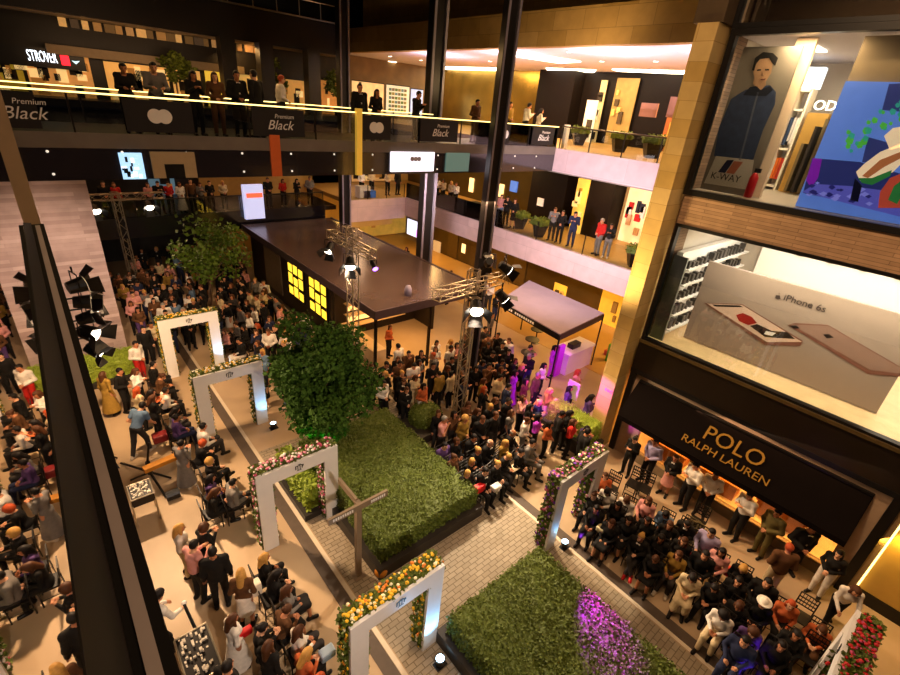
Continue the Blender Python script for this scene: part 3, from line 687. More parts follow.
mb0 = text_mb('iPhone 6s', M, .3, .006); ys = [p[1] for p in mb0.v]; k = (p0-p1).length/(max(ys)-min(ys)); text_mb('iPhone 6s', M, .3*k, .006).build('lettering', TD, o)
art([(776, 295), (780, 295.5), (780.5, 299), (777.5, 299.5), (775, 298)], 'fruit_logo', TD, 1); art([(778.5, 293), (780, 293.2), (779, 294.6)], 'fruit_logo_leaf', TD, 1)
# lit white shelving and ceiling strip behind the billboard
SHW = mat('shop_white', 'efe9e0', .5, var=.03)
o = thing('display_shelving', 'tall white lit shelving left of the smartphone billboard, stocked with small dark goods', 'shelf', (16.2, 5.0, 4.36))
MB().box(13.72, 13.8, 5.22, 5.62, 4.36, 7.0).build('side_panel', mat('grey_panel', '77746c', .5), o)
MB().box(13.82, 18.6, 5.42, 5.6, 4.36, 7.1).build('back_panel', SHW, o)
for k in range(5): MB().box(13.82, 18.5, 5.12, 5.42, 4.7+k*.48, 4.74+k*.48).build('shelf', SHW, o)
g = MB()
for k in range(5):
    for j in range(16):
        x = 13.9+j*.28; g.box(x, x+RND.uniform(.08, .2), 5.2, 5.36, 4.745+k*.48, 4.745+k*.48+RND.uniform(.08, .3))
g.build('boxed_goods', mat('goods_dark', '3a342e', .5, var=.6, scale=3), o)['kind'] = 'stuff'
o = thing('wall_shelving', 'long white lit shop wall with a row of small dark goods above the smartphone billboard', 'shelf', (18.5, 1, 4.36))
MB().box(18.6, 18.9, -8, 4.8, 4.36, 7.8).build('panel', mat('lit_white', 'fff6ea', .6, var=.02), o)
g = MB()
for j in range(16): g.box(18.5, 18.6, 3.6-j*.42, 3.6-j*.42+.16, 6.9+.1*(j % 2), 7.2)
g.build('hanging_goods', PHB, o)
for x, y in ((15.6, 3.6), (15.6, 1.2), (15.6, -1.2), (17.2, 2.4), (17.2, 0)):
    MB().box(x-.5, x+.5, y-.12, y+.12, 7.80, 7.83).build('ceiling_light', LEDW, thing('ceiling_light', 'bright ceiling strip inside the lower lit window', 'light', (x, y, 7.8), 'ceiling strips of the lower window'))
lamp('lower_shop_lamp', 'AREA', (16.4, 1.5, 7.7), 300, 'fff6ea', 3, (16.4, 1.5, 4), sy=7)
lamp('lower_window_lamp', 'AREA', (13.8, 1.5, 7.75), 260, 'ffeccc', .3, (14.1, 1.5, 4), sy=6)
# ------------------------------------------------------------------ upper big window: jacket poster, white wall, shop, screen
XJ = 13.95
o = thing('jacket_poster', 'tall poster of a dark haired man in a blue jacket in the upper window', 'poster', (XJ, 5, 8.86))
def pst(pts, name, m, lay=0): return polyx(pts, XJ-.012-.005*lay, .004, name, m, o)
q = [onx(742, 46, XJ), onx(797, 47, XJ), onx(704, 182, XJ), onx(757, 190, XJ)]
MB().box(XJ, XJ+.06, (q[1].y+q[3].y)/2, (q[0].y+q[2].y)/2, 8.86, (q[0].z+q[1].z)/2).build('panel', mat('poster_grey', '7d7468', .6, var=.06), o)
JB = mat('jacket_blue', '34405c', .6, var=.25); SKP = mat('poster_skin', 'a5805f', .6, var=.1); PHR = mat('poster_hair', '15100d', .7, var=.2)
pst([(714, 156), (719, 128), (731, 99), (745, 90), (756, 87), (770, 85), (776, 92), (775, 104), (763, 130), (753, 160), (740, 161)], 'jacket', JB)
pst([(743, 95), (750, 87), (757, 86), (760, 90), (770, 86), (773, 90), (766, 96), (755, 96)], 'collar', mat('jacket_dark', '161a28', .6), 1)
pst([(753, 84), (755, 74), (765, 74), (766, 85), (761, 90)], 'neck', SKP, 1)
pst([(753, 71), (754, 62), (759, 57), (769, 57), (773, 62), (771, 73), (766, 81), (760, 84), (755, 80)], 'face', SKP, 2)
pst([(752, 70), (755, 58), (763, 52), (773, 53), (778, 58), (775, 66), (772, 63), (769, 58), (760, 59), (756, 64), (754, 71)], 'hair', PHR, 3)
pst([(757, 69.5), (761, 69), (761, 70.5), (757, 71)], 'eye', PHR, 3); pst([(765, 69), (769, 69), (769, 70.5), (765, 70.5)], 'eye', PHR, 3)
pst([(760, 79), (766, 78.5), (765, 80), (761, 80.3)], 'mouth', mat('poster_lip', '6a3a30', .6), 3)
pst([(762, 71), (763.5, 76), (760.5, 76)], 'nose', mat('poster_shade', '7d5c42', .6), 3)
pst([(757, 92), (759, 92), (741, 160), (739, 160)], 'zip', mat('zip_grey', '5d6273', .4), 1)
pst([(716, 156), (754, 160), (749, 190), (704, 183)], 'white_footer', mat('poster_white', 'c4bcae', .6, var=.03), 1)
pst([(718, 172), (727, 160), (734, 160), (725, 173)], 'navy_stripe', mat('stripe_navy', '1a1c38', .5), 2)
pst([(726, 173), (734, 161), (743, 162), (734, 174)], 'rose_stripe', mat('stripe_rose', 'b0674c', .5), 2)
p0, p1 = onx(716.5, 176, XJ), onx(735, 179, XJ)
M = frameM(((p0+p1)/2-Vector((.026, 0, 0))), (0, -1, 0), (0, 0, 1)); text_mb('K-WAY', M, .24, .004, 0, .95).build('lettering', PHB, o)
tag(MB().box(14.2, 14.35, 4.17, 4.58, 8.86, 12.38).build('partition_wall', mat('lit_cream', 'ecd2b4', .6, var=.03)), 'cream lit partition between the jacket poster and the shop rails', 'partition')
q = onx(757, 170, 13.9); o = thing('fire_extinguisher', 'red fire extinguisher at the foot of the cream partition in the upper window', 'fire extinguisher', (q.x, q.y, 8.86))
RED = mat('bright_red', 'b51616', .35, var=.05)
MB().lathe([(.09, 0), (.1, .03), (.1, .48), (.05, .58), (.03, .6)], (q.x, q.y, 8.86), 14).build('cylinder', RED, o, True); MB().box(q.x-.03, q.x+.03, q.y-.1, q.y+.04, 9.46, 9.56).build('valve', BLACK, o)
# clothes rail shelves seen through the gap
o = thing('clothes_shelving', 'white shelving with hanging red and white clothes seen in the upper window', 'shelf', (16.5, 4.5, 8.84))
xs = 17.6
SHF = mat('shelf_cream', 'e6dcc6', .5)
ya, yb = onx(812, 100, xs).y, onx(785, 170, xs).y
mb = MB()
for y in (5.4, 5.08, 4.76): mb.box(xs-.3, xs+.2, y-.03, y+.03, 8.84, 11.6)
mb.build('upright', SHF, o)
mb = MB()
for z in (8.95, 10.0, 11.05, 11.55): mb.box(xs-.3, xs+.2, 4.76, 5.4, z-.03, z+.03)
mb.build('shelf_board', SHF, o)
MB().box(xs-.1, xs+.2, 4.7, 5.4, 11.62, 12.15).build('light_box', light_mat('shop_lightbox', 'eef4ff', 1.6), o)
CL = ['b8301e', 'e8e0d8', '2a3350', 'd0541c', 'c8c0b8', '5a2020', 'e0701c', '30405c']
k = 0
for z0, z1 in ((9.05, 9.75), (10.1, 10.85)):
    for j in range(8):
        y = 4.80+j*.072; MB().box(xs-.28, xs-.05, y, y+.055, z0+RND.uniform(0, .15), z1).build('garment', mat('garment_'+CL[(j*3+k) % 8], CL[(j*3+k) % 8], .8), o)
    k += 1
o = thing('shop_counter', 'ochre counter with dark goods behind the clothes shelving in the upper window', 'counter', (18, 3, 8.84))
MB().box(17.2, 18.6, 4.1, 4.62, 8.84, 11.0).build('column', mat('ochre_wall', 'b0863a', .6), o)
for j in range(18): MB().box(16.9+RND.uniform(-.3, .2), 17.15, 2.6+j*.1, 2.67+j*.1, 8.9, 9.4+RND.uniform(0, 1.5)).build('garment', mat('garment_dark%d' % (j % 3), ('241c14', '4a3a22', '6b5a3a')[j % 3], .8), o)
mb = text_mb('OD', frameM(onx(825, 106, 16.6), (0, -1, 0), (0, 0, 1)), .34, .04); sg = mb.build('lettering', light_mat('sign_glow', 'fff6e8', 3), thing('shop_sign', 'glowing white letters above the dark goods in the upper window', 'sign', (17, 3, 11)))
for y in (4.6, 3.0, 1.2, -1.5):
    MB().box(15.2, 16.4, y-.1, y+.1, 12.36, 12.39).build('ceiling_light', LEDW, thing('ceiling_light', 'bright ceiling strip inside the upper window', 'light', (15.8, y, 12.3), 'ceiling strips of the upper window'))
lamp('upper_shop_lamp', 'AREA', (16.2, 4.0, 12.2), 190, 'ffe9cc', 2, (16.2, 3.6, 8), sy=2.5)
lamp('partition_lamp', 'AREA', (13.75, 4.0, 12.3), 90, 'ffdcae', .25, (14.2, 4.0, 9), sy=1.2)
# the big digital screen
XS = 13.85
o = thing('digital_screen', 'huge glowing blue digital screen on the right of the upper window', 'screen', (XS, 0, 8.9))
y0 = (onx(844, 81, XS).y+onx(808, 178, XS).y)/2; zt = onx(844, 81, XS).z
def glow(n, c, e=.75): return mat('screen_'+n, c, var=.12, scale=3, emit=c, es=e, rough=.4)
MB().box(XS, XS+.1, -8, y0, 8.86, zt).build('panel', glow('blue', '5878c8', .7), o)
MB().box(XS+.1, XS+.2, -8, y0, 8.86, 12.34).build('surround', mat('screen_surround', '8a7658', .6, var=.06), o)
def scr(pts, name, m, lay=1): return polyx(pts, XS-.006*lay, .004, name, m, o)
scr([(812, 158), (860, 162), (905, 175), (905, 215), (803, 193)], 'water_band', glow('navy', '2b3270', .5))
scr([(813, 158), (822, 159), (818, 178), (811, 188), (806, 180)], 'violet_patch', glow('violet', '7a1aa0', .6), 2)
scr([(868, 137), (897, 145), (884, 166), (862, 162)], 'dark_square', glow('slate', '343c78', .45), 2)
scr([(889, 84), (905, 83), (905, 112), (882, 110)], 'dark_square', glow('slate', '343c78'), 2)
scr([(802, 192), (815, 184), (850, 186), (880, 190), (905, 196), (905, 218)], 'lilac_ground', glow('lilac', '5a58b8', .6), 2)
rl = random.Random(5)
for k in range(26):
    x = rl.uniform(848, 905); y = 112+(905-x)*.62+rl.uniform(-16, 6); r = rl.uniform(2, 4.5)
    scr([(x-r, y), (x-r*.3, y-r), (x+r, y-r*.4), (x+r*.6, y+r*.8), (x-r*.5, y+r)], 'leaf_shape', glow('green%d' % (k % 2), ('4fae3a', '2f9a86')[k % 2], .6), 3)
for k in range(26):
    x = rl.uniform(806, 870); y = 186+(x-806)*.16+rl.uniform(-6, 8); r = rl.uniform(2, 5)
    scr([(x-r, y), (x, y-r*.5), (x+r, y), (x, y+r*.6)], 'ripple', glow('ripple%d' % (k % 2), ('2a2870', '8a8ae0')[k % 2], .5), 3)
scr([(856, 172), (864, 164), (880, 152), (905, 142), (905, 160), (893, 172), (872, 182), (860, 181)], 'pale_limb', glow('skin', 'e8c8a0', .8), 4)
scr([(862, 176), (880, 160), (905, 150), (905, 156), (884, 167), (868, 178)], 'rust_shade', glow('rust', 'b0663a', .6), 5)
scr([(888, 200), (894, 186), (905, 178), (905, 190), (897, 204)], 'green_shade', glow('limbgreen', '2e7a3a', .5), 5)
scr([(884, 136), (893, 128), (905, 126), (905, 146), (890, 150)], 'pale_limb', glow('skin', 'e8c8a0'), 4)
scr([(858, 178), (872, 178), (892, 170), (890, 176), (872, 185), (862, 183)], 'green_shade', glow('limbgreen', '2e7a3a', .5), 5)
scr([(880, 192), (890, 178), (905, 172), (905, 208), (878, 208)], 'red_shape', glow('red', 'b0422e', .7), 4)
scr([(855, 178), (862, 186), (858, 202), (850, 200)], 'dark_shape', glow('ink', '14142c', .2), 4)
# topmost window
o = thing('upper_poster', 'dim brown poster in the topmost window', 'poster', (14.2, 4.4, 12.7))
MB().box(14.2, 14.26, 2.7, 5.4, 12.6, 16).build('panel', mat('dim_brown', '4a3d2e', .6, var=.2), o)
yq = onx(833, 8, 14.5).y-.6
o = thing('upper_rail', 'rail of red and white clothes in the topmost window', 'clothes rail', (14.6, yq+.6, 12.7))
MB().box(14.5, 14.54, yq-.1, yq+1.3, 13.9, 13.94).build('rail', SHF, o)
for j in range(11): MB().box(14.4, 14.65, yq+j*.11, yq+.08+j*.11, 12.72, 13.88).build('garment', mat('garment_'+CL[j % 8], CL[j % 8], .8), o)
sbox('wall_top_window', mat('dim_brown', '4a3d2e'), 15.2, 15.3, -9, 5.6, 12.6, 16.6)
lamp('top_window_lamp', 'AREA', (13.9, 2.0, 15.0), 500, 'ffe0b8', .5, (14.4, 1.8, 13), sy=3)
q = onx(614, 394, 12.855); o = thing('wall_lettering', 'small blue lettering low on the magenta lit stone pier', 'sign', q)
text_mb('EBC', frameM((12.855, 6.02, q.z), (0, -1, 0), (0, 0, 1)), .16, .006).build('lettering', mat('letter_blue', '3a3ab0', .5, var=0), o)
# ------------------------------------------------------------------ ground floor shop interior
for i, (x, y, w) in enumerate(((14.2, 4.0, 1.2), (14.2, 2.4, 1.2), (14.3, .7, 1.3))):
    o = thing('display_table', ('left', 'middle', 'right')[i]+' low orange wood display table behind the shop glass under the awning', 'table', (x, y, .34))
    MB().box(x-.35, x+.35, y-w/2, y+w/2, .82, .9).build('tabletop', WOOD, o); MB().box(x-.3, x+.3, y-w/2+.05, y+w/2-.05, .34, .82).build('body', WOOD, o)
for i, (c, y) in enumerate((('2f5fd0', 4.35), ('c8301e', 3.9), ('2f8a3a', 3.4), ('d9a020', 2.8), ('e8e0d0', 2.2), ('b04a1c', .9))):
    cn = ('blue', 'red', 'green', 'yellow', 'cream', 'rust')[i]
    o = thing('shop_mannequin', 'mannequin in a %s top standing behind the shop glass' % cn, 'mannequin', (14.75, y, .34))
    MB().lathe([(.1, .8), (.17, .85), (.2, 1.25), (.17, 1.42), (.05, 1.5)], (14.75, y, .34), 12).build('top', mat('mannequin_'+cn, c, .8), o, True)
    MB().lathe([(.13, 0), (.15, .6), (.17, .82)], (14.75, y, .34), 12).build('trousers', mat('mannequin_dark', '2a2622', .8), o, True)
    MB().ball((14.75, y, 1.98), .1, 10, 8, (1, 1, 1.25)).build('head', mat('mannequin_skin', 'cbb69a', .5), o, True)
o = thing('shop_shelving', 'long wooden shelving at the back of the ground floor shop', 'shelf', (15.4, 2.2, .34))
for k in range(4): MB().box(15.2, 15.6, -1, 5.4, .9+k*.5, .94+k*.5).build('shelf', PALEW, o)
g = MB()
for k in range(4):
    for j in range(22): y = -.8+j*.28; g.box(15.25, 15.5, y, y+.2, .945+k*.5, .945+k*.5+RND.uniform(.08, .22))
g.build('folded_clothes', mat('folded', 'c89a50', .8, var=.6, scale=4), o)['kind'] = 'stuff'
lamp('shop_lamp', 'AREA', (14.5, 2.1, 2.95), 520, 'ffb45e', 1.0, (14.3, 2.1, 0), sy=5.5)
# ------------------------------------------------------------------ railings
def railing(label, a, b, h, n, top, group=None, post=True, gl=RAILG, tm=None, tr=.03):
    a = Vector(a); b = Vector(b); o = thing('glass_railing', label, 'railing', (a+b)/2, group); d = (b-a).normalized(); nn = Vector((-d.y, d.x, 0))
    mb = MB(); mb.prism([a, b, b+Vector((0, 0, h)), a+Vector((0, 0, h))], nn*.012); mb.build('glass_panel', gl, o)
    if top: MB().tube(a+Vector((0, 0, h+tr)), b+Vector((0, 0, h+tr)), tr, tr, 8).build('handrail', tm or BRONZE, o)
    if post:
        for k in range(n+1):
            p = a.lerp(b, k/n); MB().box(p.x-.02, p.x+.02, p.y-.02, p.y+.02, a.z, a.z+h).build('post', DARK, o)
    return o
railing('long glass railing along the front of the bridge with a glowing yellow handrail', (-7, 14.74, 9.0), (XB, 14.74, 9.0), .84, 13, True, tm=LED, tr=.018)
railing('glass railing along the back of the bridge with a glowing yellow handrail', (-7, 18.35, 8.95), (14.6, 18.35, 8.95), .92, 10, True, tm=LED, tr=.016)
railing('glass railing of the upper right balcony above the planters', (XB+.1, 14.6, 8.95), (XB+.1, 6.4, 8.95), .92, 5, True)
railing('clear glass railing of the middle right balcony', (XB+.1, 26.6, 4.47), (XB+.1, 6.4, 4.47), .95, 7, False, gl=CLEAR)
railing('clear glass railing of the far pale stone balcony', (14.9, 26.75, 4.45), (XB, 26.75, 4.45), .9, 3, False, gl=CLEAR)
railing('railing of the far dark balcony behind the young tree', (-6.5, 28.17, 3.92), (13.9, 28.17, 3.92), .8, 12, True, tm=DARK)
o = thing('picket_railing', 'pale thin picket railing on the top floor in the upper left', 'railing', (9, 34.2, 14.55))
MB().tube((-7, 34.2, 15.6), (18.8, 34.2, 15.6), .03).build('handrail', ALU, o); MB().tube((-7, 34.2, 14.65), (18.8, 34.2, 14.65), .05).build('bottom_rail', ALU, o)
for k in range(18): x = -6.5+k*1.48; MB().box(x-.025, x+.025, 34.18, 34.22, 14.6, 15.6).build('post', ALU, o)
o = thing('fascia_bolts', 'rows of small pale bolt heads on the dark glass front of the bridge', 'bolt', (6, 14.69, 7.95)); mb = MB()
for k in range(14):
    for z in (8.08, 8.58): mb.ball((-1+k*1.45, 14.69, z), .03, 8, 6)
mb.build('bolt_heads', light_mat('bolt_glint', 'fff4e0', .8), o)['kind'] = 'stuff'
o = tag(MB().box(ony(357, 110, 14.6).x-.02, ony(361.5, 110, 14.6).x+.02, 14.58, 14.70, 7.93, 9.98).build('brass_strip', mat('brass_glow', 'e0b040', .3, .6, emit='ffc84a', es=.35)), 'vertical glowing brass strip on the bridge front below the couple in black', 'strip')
q = ony(565, 140, 14.9); tag(MB().box(q.x-.1, q.x+.14, 14.83, 15.0, 8.95, 9.98).build('white_post', WHITE), 'short white post at the right end of the bridge railing', 'post')
# banners on the bridge railing
BAN = mat('banner_black', '171213', .7, var=.1)
def emblem_c(x, z, o, r=.17, m=WHITE):
    mb = MB()
    for s in (-1, 1): mb.prism([(x+s*r*.62+r*math.cos(t*PI/10), 14.655-(.003 if s > 0 else 0), z+r*math.sin(t*PI/10)) for t in range(20)], (0, .004, 0))
    mb.build('double_disc_emblem', m, o)
def banner(p0, p1, kind, label):
    x0, x1 = ony(p0, 118, 14.66).x, ony(p1, 118, 14.66).x; o = thing('railing_banner', label, 'banner', ((x0+x1)/2, 14.66, 9.02))
    MB().box(x0, x1, 14.66, 14.68, 9.06, 9.80).build('cloth', BAN, o); c = (x0+x1)/2
    if kind == 'disc': emblem_c(c, 9.44, o)
    else:
        M = frameM((c+.02, 14.655, 9.36), (1, 0, 0), (0, 0, 1)); text_mb('Black', M, .36, .004, .35).build('lettering', WHITE, o)
        M = frameM((c+.16, 14.655, 9.6), (1, 0, 0), (0, 0, 1)); text_mb('Premium', M, .16, .004, .2).build('small_lettering', WHITE, o)
    return o
banner(125, 193, 'disc', 'black banner with a pale double disc emblem, left part of the bridge railing')
banner(252, 304, 'text', 'black banner with white script on the bridge railing under the waiter in the vest')
banner(362, 391, 'disc', 'black banner with a pale double disc emblem right of the glowing brass strip')
banner(421, 459, 'text', 'black banner with white script on the bridge railing left of the tall steel column')
banner(535, 557, 'text', 'small black banner with white script at the right end of the bridge railing')
banner(500, 512, 'disc', 'narrow black banner with a cut pale emblem just right of the tall steel column')
banner(7, 40, 'text', 'black banner with white script at the far left end of the bridge railing')
# bright signs, and reflections in the glass front built as glowing panels
def fpanel(pl, pr, pt, pb, name, label, m, cat='screen'):
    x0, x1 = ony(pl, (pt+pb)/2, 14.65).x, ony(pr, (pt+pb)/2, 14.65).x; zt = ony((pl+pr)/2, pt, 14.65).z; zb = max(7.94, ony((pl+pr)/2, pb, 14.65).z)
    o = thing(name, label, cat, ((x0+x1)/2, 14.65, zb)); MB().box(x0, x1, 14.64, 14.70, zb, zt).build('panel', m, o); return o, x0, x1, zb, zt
o, x0, x1, zb, zt = fpanel(391, 434, 152, 171.5, 'lit_sign', 'bright white lit sign hung on the bridge front left of the tall column', light_mat('sign_white', 'f4f0ff', 1.5))
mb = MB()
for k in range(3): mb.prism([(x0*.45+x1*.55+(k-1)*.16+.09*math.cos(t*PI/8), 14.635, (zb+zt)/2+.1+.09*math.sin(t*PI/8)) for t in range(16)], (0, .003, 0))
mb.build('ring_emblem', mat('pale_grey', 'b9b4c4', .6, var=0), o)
o, x0, x1, zb, zt = fpanel(121, 144, 153, 180, 'screen_or_reflection', 'painted reflection of a pale blue picture on the bridge front above the far left truss', light_mat('pic_blue', '9fc8e8', 1.4))  # shop picture mirrored in the glass, built as a glowing panel
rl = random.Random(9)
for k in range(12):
    a, b = rl.uniform(x0, x1-.1), rl.uniform(zb, zt-.12); MB().box(a, a+rl.uniform(.04, .12), 14.632, 14.638, b, b+rl.uniform(.05, .14)).build('reflected_patch', (mat('pic_dark', '1c2c3c', .4, var=0), light_mat('pic_white', 'e8f4ff', 1.6))[k % 2], o)
fpanel(446, 469, 153, 171.5, 'screen_or_reflection', 'dim teal reflected picture on the bridge front just left of the tall column', light_mat('pic_teal', '5f8078', .5))  # glass reflection built as a dim glowing panel
o, x0, x1, zb, zt = fpanel(152, 196, 152, 178, 'portal_reflection', 'painted reflection of a cream portal on the bridge front', mat('reflected_portal_cream', '9a7d55', .6, emit='9a7d55', es=.12), 'panel')  # storefront reflected in the glass, built as a flat panel
MB().box(x0+.28, x1-.3, 14.632, 14.638, zb, zt-.3).build('reflected_opening', BLACK, o)
fpanel(271, 281, 135, 178, 'vertical_banner', 'narrow vertical orange panel on the bridge front under the script banner', mat('orange_glass', 'a8481c', .3, emit='a8481c', es=.25), 'panel')
# ------------------------------------------------------------------ pillar with its own pale glow, and far signs
q = ony(255, 204, 27.6); o = thing('glow_pillar', 'glowing white pillar with a red picture on the far dark balcony', 'screen', (q.x, 27.7, 3.4))
MB().box(q.x-.55, q.x+.55, 27.7, 27.95, 3.5, 5.4).build('panel', light_mat('pillar_white', 'cfd4ff', .8), o); MB().box(q.x-.4, q.x+.5, 27.68, 27.7, 4.7, 4.95).build('red_picture', light_mat('pillar_red', 'ff5a3a', 1.5), o)
q = onz(386, 223, 4.45)
o = thing('screen_or_reflection', 'small white and magenta screen under the corner of the far pale balcony', 'screen', (18.6, 25.0, 2.2))
MB().box(19.24, 19.3, 24.0, 26.3, 2.05, 3.1).build('panel', light_mat('scr_white', 'e8e8ff', 1.4), o); MB().box(19.22, 19.24, 24.1, 25.2, 2.1, 2.6).build('magenta_picture', light_mat('scr_mag', 'e060e0', 1.2), o)
# ------------------------------------------------------------------ level 3 far left shops
def lit_bay(Y, z0, z1, pl, pr, label, c, e, n=5, seed=0, py=75, name='lit_shop_window'):
    x0, x1 = ony(pl, py, Y).x, ony(pr, py, Y).x; o = thing(name, label, 'shop window', ((x0+x1)/2, Y, z0)); rl = random.Random(seed)
    MB().box(x0, x1, Y, Y+.05, z0, z1).build('lit_back', mat('bay_'+c, c, var=.45, scale=1.6, emit=c, es=e), o)
    for k in range(n):
        a = rl.uniform(x0, x1-.3); b = rl.uniform(z0, z1-.6); MB().box(a, a+rl.uniform(.15, .6), Y-.06, Y-.01, b, b+rl.uniform(.2, .8)).build('display_item', mat('bay_item%d' % (k % 4), ('2a1c10', 'd8b070', '8a5a28', '1a1410')[k % 4], .7, var=.2, emit=('000000', 'ffcf80', 'c07a30', '000000')[k % 4], es=(.0, .8, .4, 0.)[k % 4]), o)
    MB().box(x0, x1, Y-.08, Y+.05, z1, z1+.06).build('head_rail', DARK, o)
    return o
lit_bay(35.8, 8.95, 11.1, 28, 92, 'warm lit shop window under the glowing sign at the upper left', 'c98a45', .55, 16, 1)
lit_bay(35.8, 8.95, 10.9, 106, 168, 'warm lit shop window behind the two people at the left of the bridge', 'd69a4c', .75, 14, 2)
lit_bay(35.8, 8.95, 10.9, 172, 200, 'warm lit shop window behind the woman in black on the bridge', 'd69a4c', .7, 6, 3)
lit_bay(35.8, 8.95, 11.0, 205, 226, 'yellow lit shop window behind the woman in the brown jacket', 'e0b038', .9, 4, 4)
lit_bay(35.8, 8.95, 11.0, 234, 258, 'lit shop window with a pale screen behind the two dark figures', 'd0a050', .7, 5, 5)
lit_bay(35.8, 8.95, 11.0, 272, 304, 'warm lit shop window behind the waiter in the vest', 'c98f45', .6, 8, 6)
lit_bay(35.8, 8.95, 11.2, 318, 337, 'warm lit shop window left of the corner column', 'c07a35', .6, 6, 7)
lit_bay(35.8, 8.95, 11.4, 352, 384, 'cream lit wall with green picture cards behind the couple in black', 'e0b878', .9, 3, 8)
o = lit_bay(35.7, 9.3, 11.4, 387, 410, 'white lit poster with green cards right of the couple in black', 'd8cfae', .8, 0, 9)
for k in range(36):
    x = ony(388, 90, 35.6).x+.15+(k % 6)*.3; z = 9.5+(k//6)*.3; MB().box(x, x+.22, 35.64, 35.69, z, z+.2).build('picture_card', mat('card%d' % (k % 4), ('6a8a3a', 'b0a050', '7a9a9a', '8a7a5a')[k % 4], .6), o)
lit_bay(35.6, 9.2, 11.3, 412, 424, 'pale blue lit screen behind the dark figure with a raised phone', 'a8b4d0', 1.1, 0, 10)
lit_bay(35.8, 8.95, 10.7, -8, 24, 'yellow lit foliage window at the left edge', 'a88420', .45, 10, 11)
# sign on the upper left shop
q0, q1 = ony(27, 55, 35.4), ony(57, 59, 35.4)
o = thing('shop_sign', 'glowing white shop sign with a red square at the upper left', 'sign', (q0.x, 35.4, q0.z))
MB().box(q0.x-2.0, q1.x+1.2, 35.45, 35.6, q0.z-.5, q0.z+.4).build('board', BLACK, o)
M = frameM(((q0.x+q1.x)/2, 35.42, (q0.z+q1.z)/2), (1, 0, 0), (0, 0, 1)); mb0 = text_mb('STROVER', M, 1, .03); xs_ = [p[0] for p in mb0.v]; k = (q1.x-q0.x)/(max(xs_)-min(xs_)); text_mb('STROVER', M, .72, .03, 0, k/.72).build('lettering', light_mat('sign_letters', 'eaf4ff', 3.), o)
MB().box(q1.x+.16, q1.x+.52, 35.4, 35.44, q1.z-.26, q1.z+.2).build('red_square', light_mat('sign_red', 'ff2030', 2.), o)
MB().prism([(q1.x+.62, 35.4, q1.z), (q1.x+.78, 35.4, q1.z-.16), (q1.x+.98, 35.4, q1.z+.02), (q1.x+.78, 35.4, q1.z-.02)], (0, .03, 0)).build('bird_emblem', light_mat('sign_blue', 'bfe6f0', 1.5), o)
# level 4 lit strip under the top dark beam
x0, x1 = ony(58, 20, 35.8).x, ony(268, 45, 35.8).x; o = thing('upper_shop_row', 'thin row of lit shop windows under the dark beam in the upper left', 'shop window', (x0, 35.8, 12.3)); rl = random.Random(4)
nb = 22
for k in range(nb):
    a = x0+(x1-x0)*k/nb; c = ('8a6030', 'c09050', '5a4020', 'd0d0e0', '9a7040', '403020')[rl.randrange(6)]
    MB().box(a, a+(x1-x0)/nb*rl.uniform(.5, 1), 35.75, 35.95, 12.32, 12.72).build('lit_pane', mat('row_'+c, c, var=.3, emit=c, es=.7), o)
# ------------------------------------------------------------------ ceiling lights of the right gallery
for i, (pts, lab) in enumerate((([(527, 53), (581, 61.5), (560, 63), (515, 56)], 'broad bright ceiling panel of the upper gallery right of the tall column'), ([(352, 57), (396, 62), (385, 64.5), (352, 61)], 'bright ceiling strip above the couple in black'),
        ([(435, 66.5), (498, 68), (498, 70.5), (435, 69)], 'bright ceiling strip above the gold wall left of the tall column'), ([(546, 68), (596, 70), (594, 72.5), (548, 71)], 'bright ceiling strip above the dark block'),
        ([(612, 69), (686, 71), (686, 74), (618, 71)], 'long bright ceiling strip left of the yellow stone pier'), ([(651, 76), (686, 78), (684, 85), (665, 82)], 'short broad ceiling panel left of the yellow stone pier'), ([(352, 66), (400, 70.5), (400, 72), (352, 68)], 'thin lower ceiling strip above the couple in black'))):
    P = [onz(x, y, 13.06) for x, y in pts]; P = [Vector((min(p.x, 30.5), min(p.y, 38), 13.06)) for p in P]
    MB().prism(P, (0, 0, -.03)).build('diffuser', LEDW, thing('ceiling_light', lab, 'light', P[0]))
for px, py in ((490, 61), (569, 51.5), (626, 51), (681, 50), (656, 61), (602, 61), (421, 60), (390, 56)):
    q = onz(px, py, 13.06); o = thing('downlight', 'small round ceiling downlight of the upper gallery', 'light', (q.x, q.y, 13.04), 'downlights of the upper gallery ceiling')
    MB().lathe([(.11, 0), (.11, .03)], (q.x, q.y, 13.03), 14).build('lens', LEDW, o)
    MB().lathe([(.15, 0), (.15, .02)], (q.x, q.y, 13.04), 14).build('rim', WHITE, o)
